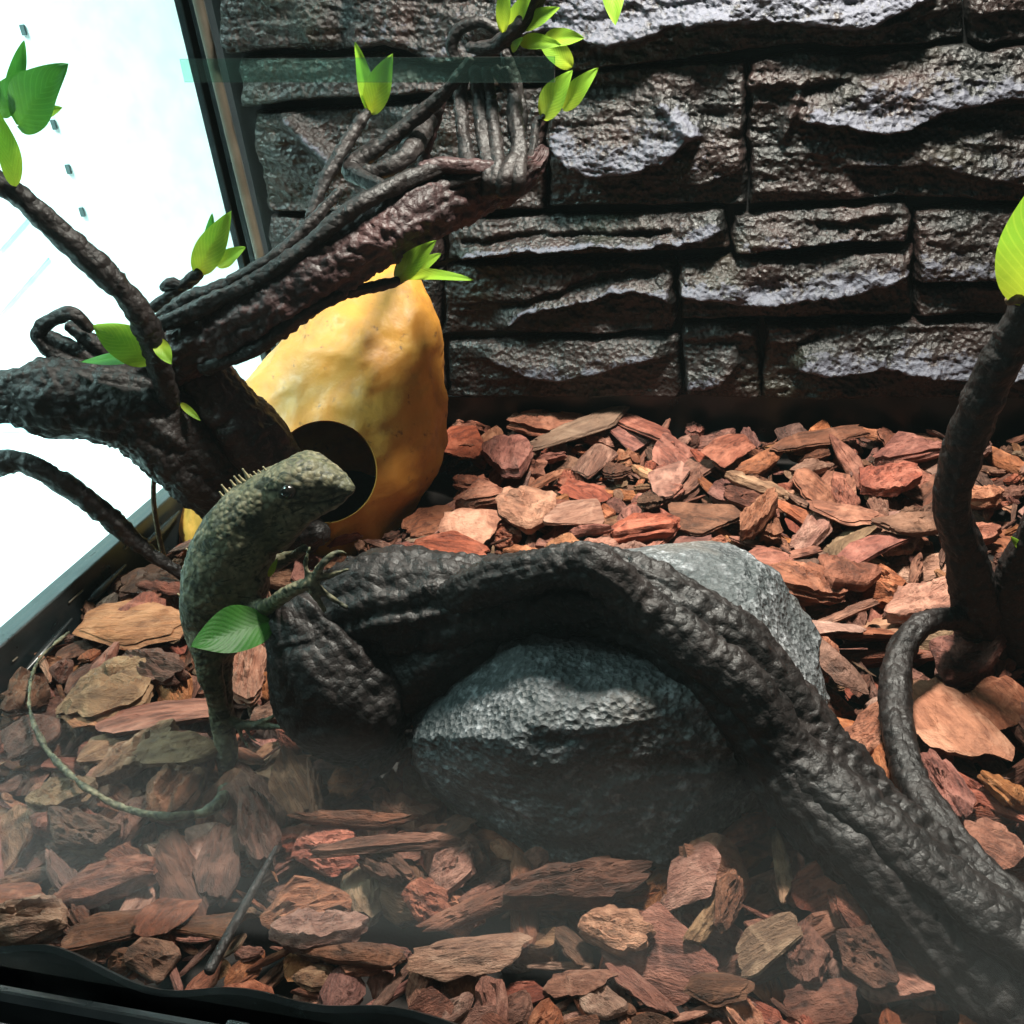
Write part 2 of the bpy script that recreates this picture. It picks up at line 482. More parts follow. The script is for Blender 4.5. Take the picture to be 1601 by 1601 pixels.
# corner post with its grooves
post = link('corner_post', box_mesh('corner_post', (XL - 0.006, YB + 0.006, RIM - 0.001), (XL + 0.010, YB + 0.030, 0.55), 0.0015), M_BLACK, tank)
link('post_strip', box_mesh('post_strip', (XL - 0.0028, YB - 0.002, RIM - 0.001), (XL + 0.002, YB + 0.0055, 0.55), 0.001), M_BLACK, post)
link('post_strip', box_mesh('post_strip', (XL + 0.0045, YB + 0.000, RIM - 0.001), (XL + 0.0085, YB + 0.0057, 0.55), 0.001), M_BLACK, post)
rodA, rodB = on_y(300, -40, YB - 0.006), on_y(418, 450, YB - 0.006)
V, F = tube_arrays([rodA, (rodA + rodB) / 2, rodB + (rodB - rodA) * 0.4], [0.0030] * 3, 0.01, 16)
link('corner_rod', mesh_from('corner_rod', V, F), M_ROD, tank)
# green reflection across the front glass, built in as a tinted strip
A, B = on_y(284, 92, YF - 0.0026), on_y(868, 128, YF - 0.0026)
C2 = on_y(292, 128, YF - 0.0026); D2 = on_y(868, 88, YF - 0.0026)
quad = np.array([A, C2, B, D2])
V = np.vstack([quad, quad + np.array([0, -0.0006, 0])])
link('green_reflection', mesh_from('green_reflection', V, [(0, 1, 2, 3), (7, 6, 5, 4), (0, 4, 5, 1), (1, 5, 6, 2), (2, 6, 7, 3), (3, 7, 4, 0)], False), M_BAND, tank)

# ------------------------------------------------------------------ rock backdrop
drop = empty('rock_backdrop', (-0.05, YB + 0.003, 0.012))
tag(drop, 'dark grey moulded stone wall backdrop with pale dry-brushed ledges behind the bark chips', 'backdrop')
link('panel', box_mesh('panel', (XL + 0.018, YB + 0.0005, RIM + 0.001), (0.30, YB + 0.0035, 0.40), 0.0005), M_PANEL, drop)
def stone(x0, x1, top, bot, lips, side=6, left=None, diag=None, amp=1.0, seed=0):
    nx = max(10, int((x1 - x0) / 2.6)); ny = max(10, int((np.mean([p[1] for p in bot]) - np.mean([p[1] for p in top])) / 2.3))
    xs = np.linspace(0, 1, nx); ts = np.linspace(0, 1, ny)
    X, T = np.meshgrid(xs, ts, indexing='ij')
    PX0 = x0 + (x1 - x0) * X
    wob = 5 * fbm(np.stack([PX0 / 30, PX0 * 0, PX0 * 0 + seed], -1), 3, seed)
    ty = interp(top, PX0) + 0.7 + wob * 0.9; by = interp(bot, PX0) - 0.7 + wob * 0.7
    PY = ty + (by - ty) * T
    jx = 7 * fbm(np.stack([PY / 26, PY * 0 + seed, PY * 0], -1), 3, seed + 5)
    l0 = x0 if left is None else interp([(q[1], q[0]) for q in left], PY)
    PX = l0 + jx * (1 - X) + (x1 + jx - l0) * X + 0 * jx
    W = np.stack([PX, PY, np.full_like(PX, seed * 3.1)], -1)
    warp = 10 * fbm(W / np.array([55, 34, 1]), 3, seed + 9) + 5 * fbm(W / np.array([15, 22, 1]), 2, seed + 19)
    yy = PY + warp * 0.7
    d = 0.0030 + 0 * PY
    prev = ty - 6
    for (poly, a) in lips:
        ly = interp(poly, PX)
        xa, xb = poly[0][0], poly[-1][0]
        fade = sstep(xa - 26, xa + 16, PX) * (1 - sstep(xb - 16, xb + 26, PX))
        up = np.clip((yy - prev) / np.maximum(ly - prev, 6), 0, 1)
        prof = np.where(yy <= ly, up ** 0.75, 1 - 0.93 * sstep(0, 11, yy - ly))
        d = d + a * prof * fade
        prev = prev * (1 - fade) + (ly + 10) * fade
    if diag is not None:
        for (xa, ya, xb, yb, wd, a) in diag:
            vx, vy = xb - xa, yb - ya; LL = math.hypot(vx, vy)
            s = np.clip(((PX - xa) * vx + (PY - ya) * vy) / LL ** 2, 0, 1)
            q = np.hypot(PX - xa - s * vx, PY - ya - s * vy)
            d = d + a * np.exp(-(q / wd) ** 2)
    prom = np.clip((d - 0.004) / 0.010, 0, 1.1)
    d = d + amp * (0.0042 * fbm(W / np.array([85, 34, 1]), 4, seed + 3) + 0.0014 * ridged(W / np.array([75, 26, 1]), 2, seed + 4)
                   + 0.0009 * fbm(W / 11.0, 3, seed + 6) - 0.0012 * sstep(0.45, 0.1, worley(W / 8.0, seed)) + 0.0007 * (0.5 - worley(W / 5.0, seed + 1)))
    e = np.minimum(np.minimum(X * (x1 - x0), (1 - X) * (x1 - x0)) / side, np.minimum(PY - ty, by - PY) / 4.0)
    edge = np.sqrt(np.clip(e, 0, 1))
    depth = d * (0.35 + 0.65 * edge) * np.minimum(1, 0.6 + 0.4 * edge) + 0.0035 + 0.0025 * edge
    paint = np.clip(0.25 * np.clip((d - 0.004) / 0.010, 0, 1.2) + 0.85 * prom ** 2.2 + 0.16 * fbm(W / np.array([60, 40, 1]), 2, seed + 12), 0, 1.1)
    base = np.array([[on_y(PX[i, j], PY[i, j], YB - 0.004) for j in range(ny)] for i in range(nx)])
    V = base.copy(); V[..., 1] = YB + 0.001 - depth
    # skirt back to the panel
    V = V.reshape(-1, 3)
    idx = np.arange(nx * ny).reshape(nx, ny)
    loop = np.concatenate([idx[:, 0], idx[-1, 1:], idx[::-1, -1][1:], idx[0, ::-1][1:-1]])
    sk = V[loop].copy(); sk[:, 1] = YB + 0.0012
    n0 = len(V); V = np.vstack([V, sk]); m = len(loop)
    F = [tuple(r) for r in grid_faces(nx, ny)] + [(loop[i], n0 + i, n0 + (i + 1) % m, loop[(i + 1) % m]) for i in range(m)]
    me = mesh_from('stone', V, F)
    attr(me, 'paint', np.concatenate([paint.ravel(), np.zeros(m)]))
    return link('stone', me, M_STONE, drop)
Lf = [(365, -120), (375, 90), (398, 165), (402, 230), (420, 310), (445, 400)]
stone(352, 795, [(340, -110), (800, -110)], [(340, 84), (430, 78), (520, 82), (600, 70), (680, 100), (760, 95), (800, 92)], [([(352, 66), (450, 64), (520, 58)], .006), ([(560, 66), (640, 66), (690, 92), (795, 80)], .009)], seed=1)
stone(378, 850, [(370, 90), (430, 84), (520, 88), (600, 76), (680, 106), (760, 101), (850, 96)], [(380, 168), (450, 160), (530, 152), (700, 146), (850, 128)], [([(390, 158), (450, 152), (700, 138), (800, 124)], .005)], amp=.5, seed=2)
stone(800, 1503, [(800, -120), (1500, -120)], [(800, 105), (900, 113), (960, 106), (1060, 94), (1160, 81), (1260, 70), (1350, 76), (1450, 65), (1503, 58)], [([(800, 60), (860, 40), (960, 68), (1060, 38), (1130, 28), (1200, 30), (1280, 33), (1350, 45), (1400, 18), (1440, -6)], .0135), ([(1380, 45), (1440, 20), (1500, 5)], .004)], seed=3)
stone(1510, 1650, [(1510, -120), (1650, -120)], [(1510, 60), (1540, 70), (1650, 60)], [([(1510, 20), (1650, 5)], .006)], seed=4)
stone(398, 855, [(390, 172), (700, 154), (790, 136), (855, 132)], [(398, 330), (855, 326)], [([(640, 240), (760, 250), (850, 240)], .005)], left=Lf, diag=[(462, 184, 530, 252, 13, .010), (440, 230, 520, 290, 18, .004), (620, 170, 700, 200, 20, .004)], amp=.8, seed=5)
stone(858, 1166, [(850, 132), (930, 110), (1000, 101), (1100, 96), (1166, 90)], [(858, 322), (1166, 318)], [([(858, 138), (930, 124), (1000, 120)], .003), ([(862, 216), (900, 254), (925, 268), (990, 260), (1040, 246), (1088, 206)], .0125), ([(1075, 285), (1110, 280), (1166, 256)], .008)], diag=[(1040, 160, 1085, 205, 10, .004)], seed=6)
stone(1170, 1650, [(1160, 95), (1250, 76), (1330, 82), (1400, 76), (1450, 69), (1500, 67), (1530, 73), (1650, 64)], [(1170, 318), (1300, 313), (1400, 306), (1650, 316)], [([(1170, 128), (1250, 126), (1320, 118)], .006), ([(1260, 184), (1320, 187), (1380, 198), (1420, 195), (1450, 175), (1500, 162), (1560, 150), (1650, 138)], .0125), ([(1330, 250), (1400, 252), (1450, 250), (1500, 262), (1560, 275), (1650, 290)], .008), ([(1180, 290), (1300, 296), (1340, 300)], .004)], diag=[(1250, 140, 1225, 210, 8, .005)], seed=7)
stone(700, 1137, [(700, 340), (850, 334), (960, 334), (1050, 329), (1137, 322)], [(700, 404), (860, 397), (1000, 396), (1137, 388)], [([(720, 366), (860, 350), (960, 352), (1060, 346)], .005), ([(730, 392), (860, 378), (950, 372), (1050, 376), (1100, 370), (1130, 352)], .0115)], seed=8)
stone(1144, 1421, [(1144, 332), (1250, 321), (1350, 315), (1421, 308)], [(1144, 390), (1200, 388), (1300, 377), (1421, 372)], [([(1270, 338), (1340, 332), (1400, 326)], .006), ([(1150, 380), (1200, 384), (1300, 372), (1421, 366)], .009)], seed=9)
stone(1427, 1650, [(1427, 326), (1500, 319), (1650, 316)], [(1427, 436), (1500, 432), (1590, 442), (1650, 452)], [([(1430, 428), (1500, 424), (1590, 434), (1650, 444)], .010)], seed=10)
stone(695, 1056, [(695, 412), (860, 404), (1000, 402), (1056, 400)], [(695, 522), (900, 518), (1056, 516)], [([(730, 465), (800, 465), (880, 440), (940, 418), (1040, 412)], .006), ([(795, 502), (830, 476), (900, 467), (960, 446), (1000, 442), (1040, 455), (1056, 470)], .0105)], seed=11)
stone(1062, 1424, [(1062, 404), (1150, 396), (1250, 392), (1350, 384), (1424, 380)], [(1062, 498), (1200, 494), (1424, 490)], [([(1066, 448), (1100, 455), (1200, 462), (1300, 450), (1380, 437), (1424, 420)], .0125)], seed=12)
stone(1430, 1650, [(1430, 442), (1500, 438), (1590, 448), (1650, 458)], [(1430, 494), (1650, 488)], [([(1436, 482), (1470, 478), (1500, 479)], .006)], amp=.5, seed=13)
stone(700, 1064, [(700, 528), (900, 523), (1064, 521)], [(700, 619), (1064, 620)], [([(770, 548), (800, 560), (840, 576), (880, 581), (950, 566), (1010, 549), (1040, 548)], .0095)], amp=.7, seed=14)
stone(1069, 1188, [(1069, 502), (1188, 499)], [(1069, 620), (1188, 620)], [([(1069, 520), (1188, 515)], .005), ([(1069, 594), (1100, 598), (1130, 586), (1150, 560)], .008)], seed=15)
stone(1193, 1650, [(1193, 500), (1300, 498), (1450, 496), (1650, 491)], [(1193, 620), (1650, 622)], [([(1200, 528), (1250, 520), (1290, 502)], .005), ([(1250, 566), (1300, 570), (1400, 566), (1500, 575), (1560, 578), (1650, 580)], .0125), ([(1290, 603), (1350, 607)], .004)], seed=16)
stone(425, 692, [(425, 336), (692, 334)], [(425, 418), (692, 412)], [([(440, 400), (690, 395)], .006)], amp=.6, seed=17)
stone(440, 690, [(440, 424), (690, 418)], [(440, 522), (690, 522)], [([(450, 505), (690, 500)], .006)], amp=.6, seed=18)
stone(450, 695, [(450, 528), (695, 528)], [(450, 618), (695, 619)], [([(460, 590), (690, 590)], .006)], amp=.6, seed=19)

# ------------------------------------------------------------------ grey rock
def make_rock():
    import bmesh
    bm = bmesh.new()
    bmesh.ops.create_icosphere(bm, subdivisions=7, radius=1.0)
    N = np.array([v.co[:] for v in bm.verts])
    F = np.array([[v.index for v in f.verts] for f in bm.faces])
    bm.free()
    p = 2.6
    r = 1.0 / (np.sum(np.abs(N) ** p, axis=1) ** (1 / p))
    P = N * r[:, None]
    P = P * (1 + 0.10 * fbm(N * 1.3 + 4, 3, 21) + 0.035 * fbm(N * 4, 3, 22))[:, None]
    # flat bevelled top and a notch on the left shoulder
    for (n, off, soft) in (((0.05, -0.25, 1.0), 0.80, 0.05), ((-0.75, -0.2, 0.65), 0.80, 0.06), ((0.8, -0.3, 0.4), 0.86, 0.06), ((0.1, -1.0, 0.25), 0.80, 0.06), ((-0.6, -0.75, -0.05), 0.84, 0.05), ((0.6, -0.75, -0.05), 0.86, 0.05)):
        n = np.array(n); n = n / np.linalg.norm(n)
        q = P @ n - off
        P = P - np.outer(np.where(q > 0, q * 0.82, 0), n)
    S = np.array([0.0700, 0.0590, 0.0390])
    P = P * S
    lay = fbm(P * np.array([14, 14, 120]), 4, 23)
    P = P + N * (0.0016 * lay + 0.0010 * fbm(P * 240, 3, 24) + 0.0016 * ridged(P * np.array([18, 18, 70]), 2, 25) * (P[:, 2] < 0.03))[:, None]
    a = math.radians(14)
    R = np.array([[math.cos(a), -math.sin(a), 0], [math.sin(a), math.cos(a), 0], [0, 0, 1]])
    P = P @ R.T
    return mesh_from('grey_rock', P, F)
def mat_rock():
    b = MatB('grey_rock_resin'); co = b.coords()
    n = b.noise(co, 28, 6, 0.62, 0.5); f = b.noise(co, 260, 5, 0.7); s = b.voro(co, 520)
    c = b.mix(b.ramp(n, [(0.36, 0.0), (0.66, 1.0)]), (0.035, 0.042, 0.044), (0.085, 0.090, 0.094))
    c = b.mix(b.ramp(b.noise(co, 16, 4, 0.6), [(0.56, 0.0), (0.70, 0.55)]), c, (0.13, 0.10, 0.075))
    c = b.mix(b.math('MULTIPLY', b.ramp(f, [(0.50, 0.0), (0.68, 1.0)]), b.ramp(b.noise(co, 45, 4, .65), [(0.38, 0.0), (0.60, 1.0)])), c, (0.34, 0.35, 0.37))
    c = b.mix(b.ramp(b.noise(co, 70, 5, 0.7), [(0.30, 0.75), (0.46, 0.0)]), c, (0.018, 0.021, 0.023))
    h = b.math('ADD', f, b.math('MULTIPLY', s, 0.8))
    return b.set(color=c, rough=b.ramp(f, [(0.3, 0.42), (0.7, 0.7)]), normal=b.bump(h, 0.85, 0.0017), spec=0.45)
rock = link('grey_rock', make_rock(), mat_rock())
rock.location = (-0.0560, 0.2620, 0.0245)
tag(rock, 'smooth dark grey boulder lying on the bark chips under the arching black branch', 'rock')

# ------------------------------------------------------------------ yellow hide
HC = np.array([-0.233, 0.452])
def make_hide():
    rows = [(424, 588, 634), (432, 566, 645), (450, 535, 655), (480, 490, 668), (520, 440, 682), (560, 398, 692), (600, 368, 702), (640, 338, 706),
            (690, 308, 700), (740, 286, 686), (780, 274, 660), (810, 274, 640), (835, 280, 610), (860, 290, 585)]
    vd = np.array([HC[0], HC[1]]); vd /= np.linalg.norm(vd)         # horizontal view direction
    side = np.array([vd[1], -vd[0]])
    def hit(px, py):                                                # on the upright plane through the hide's middle
        d = ray(px, py); n = np.array([vd[0], vd[1], 0]); c = np.array([HC[0], HC[1], 0])
        return EYE + d * (((c - EYE) @ n) / (d @ n))
    Z, CX, RX = [], [], []
    for (py, xl, xr) in rows:
        a, b = hit(xl, py), hit(xr, py)
        m = (a + b) / 2
        Z.append(m[2]); CX.append((m[:2] - HC) @ side); RX.append(np.linalg.norm((b - a)[:2]) / 2)
    Z, CX, RX = map(np.array, (Z, CX, RX))
    zt = Z.max(); zs = np.linspace(zt, -0.012, 90)
    cx = np.interp(zs, Z[::-1], CX[::-1]); rx = np.interp(zs, Z[::-1], RX[::-1])
    na = 150
    th = np.linspace(0, 2 * np.pi, na, endpoint=False)
    k = 1 - (1 - np.clip((zt - zs) / (zt * 0.85), 0, 1)) ** 1.6
    ry = 0.010 + 0.050 * k
    cy = 0.010 * (1 - k)
    U = np.stack([np.cos(th), np.sin(th)], -1)
    V = []
    for z, c, a, b, y0 in zip(zs, cx, rx, ry, cy):
        sup = 1 / (np.abs(U[:, 0]) ** 2.3 + np.abs(U[:, 1]) ** 2.3) ** (1 / 2.3)
        X = c + a * U[:, 0] * sup; Y = y0 + b * U[:, 1] * sup
        V.append(np.stack([HC[0] + side[0] * X + vd[0] * Y, HC[1] + side[1] * X + vd[1] * Y, np.full(na, z)], -1))
    V = np.array(V)
    cen = V.mean(axis=1, keepdims=True)
    D = V - cen; D[..., 2] = 0
    rel = (V - np.array([HC[0], HC[1], 0.05]))
    l2 = np.linalg.norm(D, axis=-1, keepdims=True) + 1e-9
    bump = 0.0070 * fbm(rel * 19, 2, 31) + 0.0048 * ridged(rel * np.array([30, 30, 13]), 2, 33) + 0.0008 * fbm(rel * 130, 3, 34) - 0.0013 * sstep(0.16, 0.04, worley(rel * 60, 35))
    V = V + D / l2 * (bump[..., None] * np.minimum(1, l2 / 0.02))
    top = V[0].mean(axis=0) + np.array([0, 0, 0.002]); bot = V[-1].mean(axis=0)
    n = len(zs) * na
    F = [tuple(r) for r in grid_faces(len(zs), na, True)[:, ::-1]]
    F += [(n, i, (i + 1) % na) for i in range(na)]
    F += [(n + 1, n - na + (i + 1) % na, n - na + i) for i in range(na)]
    return np.vstack([V.reshape(-1, 3), top, bot]), F, vd, hit
HV, HF, HVD, hide_hit = make_hide()
def eval_mesh(o, name):
    dg = bpy.context.evaluated_depsgraph_get()
    return bpy.data.meshes.new_from_object(o.evaluated_get(dg), depsgraph=dg)
def fix_normals(me):
    import bmesh
    bm = bmesh.new(); bm.from_mesh(me); bmesh.ops.recalc_face_normals(bm, faces=bm.faces); bm.to_mesh(me); bm.free()
def mat_hide():
    b = MatB('yellow_resin'); co = b.coords()
    n = b.noise(co, 26, 5, 0.6, 0.6); f = b.noise(co, 190, 4, 0.6)
    c = b.mix(b.ramp(n, [(0.36, 0.0), (0.62, 1.0)]), (0.46, 0.190, 0.028), (0.62, 0.300, 0.052))
    c = b.mix(b.ramp(b.noise(co, 48, 6, 0.7), [(0.54, 0.0), (0.72, 0.75)]), c, (0.27, 0.125, 0.035))
    c = b.mix(b.ramp(b.noise(co, 110, 5, 0.7), [(0.62, 0.0), (0.70, 0.8)]), c, (0.12, 0.06, 0.025))
    return b.set(color=c, rough=b.ramp(f, [(0.3, 0.42), (0.7, 0.62)]), normal=b.bump(b.math('ADD', f, n), 0.35, 0.0012), spec=0.4)
M_HIDE = mat_hide()
hm = mesh_from('hide_cave', HV, HF); fix_normals(hm)
hide = link('hide_cave', hm, M_HIDE)
inner = mesh_from('hide_inner', np.vstack([(HV - np.array([HC[0], HC[1], 0.0])) * np.array([0.86, 0.86, 0.90]) + np.array([HC[0], HC[1], -0.002])]), HF); fix_normals(inner)
oi_ = link('cutter', inner, M_HIDE)
hp = hide_hit(508, 738)                                             # hole centre
vdir = np.array([HVD[0], HVD[1], -0.42]); vdir /= np.linalg.norm(vdir)
dcam = (hp - EYE) / np.linalg.norm(hp - EYE)
rh = 74 * dist_scale(hp) * 0.97
P0, P1 = hp - dcam * 0.10, hp + dcam * 0.015
V, F = tube_arrays([P0, (P0 + P1) / 2, P1], [rh] * 3, 0.01, 64, cap=False)
nr = len(V) // 64
F = [tuple(r) for r in F] + [tuple(range(64)), tuple(range((nr - 1) * 64, nr * 64))]
cyl = mesh_from('hole', V, F); fix_normals(cyl)
oc_ = link('cutter2', cyl, M_HIDE)
for cut in (oi_, oc_):
    m = hide.modifiers.new('cut', 'BOOLEAN'); m.operation = 'DIFFERENCE'; m.solver = 'EXACT'; m.object = cut
bpy.context.view_layer.update()
nm = eval_mesh(hide, 'hide_cave')
hide.modifiers.clear(); hide.data = nm; nm.name = 'hide_cave'
for x in (oi_, oc_): bpy.data.objects.remove(x)
tag(hide, 'mustard yellow hollow rock hide with a round doorway, set in the back corner', 'reptile hide')
try:
    nm.set_sharp_from_angle(angle=math.radians(40))
except Exception: pass

# ------------------------------------------------------------------ branches
def bark_disp(amp=1.0, ring=260.0, beads=1.0, twist=6.0, seed=0):
    def f(S, TH, RR):
        r = RR.mean()
        th = TH + S * twist
        A = np.stack([np.cos(th) * RR * 60, np.sin(th) * RR * 60, S * 45], -1)
        lump = fbm(A + seed, 3, seed)
        W = np.stack([np.cos(th) * RR * 75, np.sin(th) * RR * 75, S * ring + 1.2 * lump], -1)
        wr = ridged(W + 1.5 * lump[..., None], 2, seed + 3)
        B = np.stack([np.cos(th) * RR * 260, np.sin(th) * RR * 260, S * 250], -1)
        wl = worley(B + lump[..., None], seed + 5)
        mask = sstep(-0.2, 0.2, fbm(A * 0.7 + 31, 2, seed + 7))
        lon = ridged(np.stack([np.cos(th) * 2.2, np.sin(th) * 2.2, S * 9], -1) + 0.4 * lump[..., None], 2, seed + 8)
        k = min(r, 0.010)
        return amp * (0.15 * r * lump + k * (0.17 * wr * (0.3 + 0.7 * mask) + 0.26 * beads * (0.45 - wl) * (1 - 0.75 * mask)) + 0.14 * r * lon)
    return f
def part_tube(root, name, pp, mat=None, step=0.0013, nring=30, disp=None, flat=None):
    P, R = pix_path(pp)
    V, F = tube_arrays(P, R, step, nring, disp, flat)
    return link(name, mesh_from(name, V, F), mat or M_WOOD, root)
def leaf_mesh(base, tip, width, face, bend=0.25, fold=0.35, seed=0):
    base, tip = np.array(base), np.array(tip)
    L = np.linalg.norm(tip - base); d = (tip - base) / L
    nrm = np.array(face, float); nrm = nrm - d * (nrm @ d); nrm /= np.linalg.norm(nrm)
    sd = np.cross(d, nrm)
    nu, nv = 22, 13
    U, Vv = np.meshgrid(np.linspace(0, 1, nu), np.linspace(-1, 1, nv), indexing='ij')
    w = width / 2 * (np.sin(np.pi * np.clip(U, 0, 1) ** 0.82) ** 0.75 * (1 - 0.12 * U) + 0.03 * (1 - U))
    z = -bend * L * (U - 0.5) ** 2 * 1.2 + fold * w * np.abs(Vv) ** 1.3 + 0.05 * width * np.sin(U * 9 + Vv * 2.2 + seed) * np.abs(Vv)
    P = base + d * (U * L)[..., None] + sd * (w * Vv)[..., None] + nrm * (z - (-bend * L * 0.25 * 1.2))[..., None]
    me = mesh_from('leaf', P.reshape(-1, 3), grid_faces(nu, nv))
    attr(me, 'lu', U.ravel()); attr(me, 'lv', Vv.ravel())
    return me
def leaf(root, b, t, Yb_, Yt_, wpx, mat=None, roll=(0, 0, 0), bend=0.25, fold=0.35, seed=0):
    B, T = on_y(b[0], b[1], Yb_), on_y(t[0], t[1], Yt_)
    face = EYE - (B + T) / 2; face = face / np.linalg.norm(face) + np.array(roll)
    return link('leaf', leaf_mesh(B, T, wpx * dist_scale((B + T) / 2), face, bend, fold, seed), mat or M_LEAF, root)

# arching branch in front
AR = empty('arching_branch', on_z(560, 1185, 0))
tag(AR, 'thick black wrinkled vine branch arching over the grey boulder, its broad end under the lizard', 'branch')
part_tube(AR, 'limb', [(505, 985, .252, 70), (580, 950, .256, 82), (690, 945, .258, 78), (800, 942, .258, 68), (900, 925, .256, 66), (1000, 945, .252, 66), (1090, 1000, .247, 68), (1165, 1075, .242, 72),
                       (1225, 1160, .236, 78), (1300, 1255, .226, 86), (1390, 1350, .214, 92), (1480, 1440, .203, 100), (1580, 1530, .192, 112), (1700, 1640, .180, 122)], nring=110, step=0.0008, disp=bark_disp(0.9, 258, 1.1, 9, 3))
part_tube(AR, 'stump', [(478, 965, .244, 58), (510, 1015, .243, 92), (545, 1075, .243, 108), (562, 1120, .244, 88), (580, 1160, .244, 50)], nring=120, step=0.0008, disp=bark_disp(0.7, 180, 0.7, 2, 5))
part_tube(AR, 'buttress', [(560, 1060, .246, 60), (640, 1050, .25, 70), (730, 1000, .254, 62), (800, 970, .256, 45)], nring=50, step=0.0012, disp=bark_disp(0.8, 228, 0.8, 2, 6))
part_tube(AR, 'vine', [(620, 968, .256, 16), (700, 940, .250, 26), (780, 906, .247, 33), (880, 885, .245, 32), (935, 890, .243, 36), (1000, 945, .241, 34), (1080, 1010, .236, 34), (1170, 1080, .230, 36), (1235, 1180, .225, 40), (1330, 1260, .214, 44), (1450, 1370, .200, 48), (1600, 1480, .188, 52)], nring=56, disp=bark_disp(1.0, 312, 1.2, 10, 7))
part_tube(AR, 'vine', [(1090, 1040, .238, 30), (1180, 1150, .228, 34), (1250, 1230, .220, 40), (1340, 1330, .205, 44), (1450, 1450, .193, 50), (1560, 1560, .182, 56)], nring=56, disp=bark_disp(1.0, 276, 1.0, -8, 8))
leaf(AR, (425, 972), (298, 1012), .236, .214, 82, M_LEAF3, (0, .1, .5), .15, .25, 1)
leaf(AR, (420, 902), (434, 872), .246, .246, 10, M_LEAF, (0, 0, 0), .1, .2, 2)

# vine standing at the right
RV = empty('right_vine', on_z(1550, 1040, 0))
tag(RV, 'slender black vine rising from the bark chips with one looping root and a bright leaf', 'vine')
part_tube(RV, 'stem', [(1640, 400, .300, 24), (1600, 500, .302, 27), (1565, 565, .305, 29), (1530, 640, .308, 29), (1502, 720, .311, 28), (1488, 790, .313, 26), (1508, 860, .316, 29), (1522, 920, .320, 32), (1535, 985, .324, 38), (1560, 1035, .328, 40)], nring=40, disp=bark_disp(0.8, 252, 0.7, 5, 11))
part_tube(RV, 'stem', [(1660, 760, .314, 18), (1615, 830, .316, 20), (1590, 890, .320, 24), (1580, 950, .323, 34), (1600, 1010, .326, 42), (1660, 1050, .33, 46)], nring=36, disp=bark_disp(0.8, 252, 0.7, 5, 12))
part_tube(RV, 'root', [(1535, 985, .322, 24), (1495, 968, .315, 18), (1445, 975, .306, 18), (1408, 1020, .294, 20), (1400, 1090, .276, 22), (1410, 1165, .256, 23), (1432, 1230, .240, 23), (1480, 1300, .224, 25), (1545, 1375, .210, 27), (1640, 1440, .200, 28)], nring=38, disp=bark_disp(0.9, 288, 1.0, 5, 13))
part_tube(RV, 'bud', [(1578, 470, .297, 8), (1590, 466, .297, 9), (1600, 470, .298, 7)], M_TWIG, nring=14)
leaf(RV, (1612, 480), (1640, 262), .298, .286, 120, M_LEAF, (-.1, 0, .2), .1, .3, 3)
leaf(RV, (1601, 860), (1580, 838), .315, .314, 12, M_LEAF, (0, 0, 0), .1, .2, 4)

# driftwood on the left with twigs
LD = empty('leaning_driftwood', on_z(492, 860, 0))
tag(LD, 'gnarled dark driftwood leaning over the yellow hide with leafy twigs tangled at its upper end', 'driftwood')
part_tube(LD, 'trunk', [(18, 622, .325, 40), (70, 622, .330, 58), (140, 625, .338, 62), (210, 640, .346, 66), (270, 680, .354, 70), (325, 730, .362, 66), (385, 780, .370, 56), (440, 815, .374, 42), (488, 838, .377, 22)], nring=110, step=.0008, disp=bark_disp(0.8, 198, 1.2, 4, 21))
part_tube(LD, 'ridge', [(262, 530, .372, 20), (300, 570, .370, 40), (345, 625, .368, 46), (390, 680, .368, 48), (430, 730, .370, 42), (470, 790, .374, 30)], M_WOOD2, nring=64, step=.0008, disp=bark_disp(1.0, 78, 0.5, 0.5, 22))
part_tube(LD, 'limb', [(250, 575, .358, 34), (330, 530, .360, 40), (420, 480, .364, 46), (500, 425, .372, 50), (580, 375, .385, 50), (660, 325, .405, 52), (735, 296, .428, 42), (790, 280, .446, 28), (835, 258, .460, 13), (850, 235, .466, 8)], M_WOOD2, nring=110, step=.0008, disp=bark_disp(1.1, 180, 1.1, 1, 23))
def twig(pp, mat=None, seed=0, amp=1.0):
    return part_tube(LD, 'twig', pp, mat, step=0.0013, nring=20, disp=bark_disp(amp * 1.5, 300, 1.2, 6, seed))
twig([(270, 640, .345, 14), (255, 590, .340, 15), (235, 525, .335, 16), (205, 470, .330, 17), (150, 415, .325, 18), (85, 355, .320, 17), (30, 305, .315, 18), (-30, 270, .31, 16)], seed=31)          # long one rising to the big leaf
twig([(-30, 735, .31, 20), (10, 722, .312, 20), (50, 728, .315, 15), (110, 762, .320, 14), (165, 805, .325, 13), (215, 850, .330, 12), (285, 900, .334, 9)], seed=32)
twig([(242, 728, .352, 4), (240, 780, .352, 4), (247, 830, .352, 4), (256, 872, .352, 4)], M_TWIG, 33, .3)
twig([(250, 495, .355, 9), (300, 466, .358, 12), (350, 450, .360, 13), (400, 424, .364, 10), (450, 398, .368, 9)], seed=34)
twig([(220, 495, .380, 8), (265, 462, .382, 9), (305, 432, .384, 9), (312, 425, .384, 7)], seed=35)
twig([(255, 450, .382, 6), (268, 443, .382, 9), (280, 446, .382, 6)], seed=36)
twig([(250, 508, .350, 11), (300, 488, .351, 13), (345, 466, .353, 13), (400, 438, .356, 12), (470, 392, .362, 11), (560, 322, .374, 12), (640, 280, .392, 13), (705, 255, .41, 11)], seed=37)
twig([(140, 512, .350, 9), (110, 490, .346, 11), (70, 508, .343, 11), (62, 530, .342, 11), (95, 560, .343, 11), (150, 580, .346, 10)], seed=38)
twig([(80, 525, .350, 9), (130, 555, .350, 12), (180, 580, .352, 12)], seed=39)
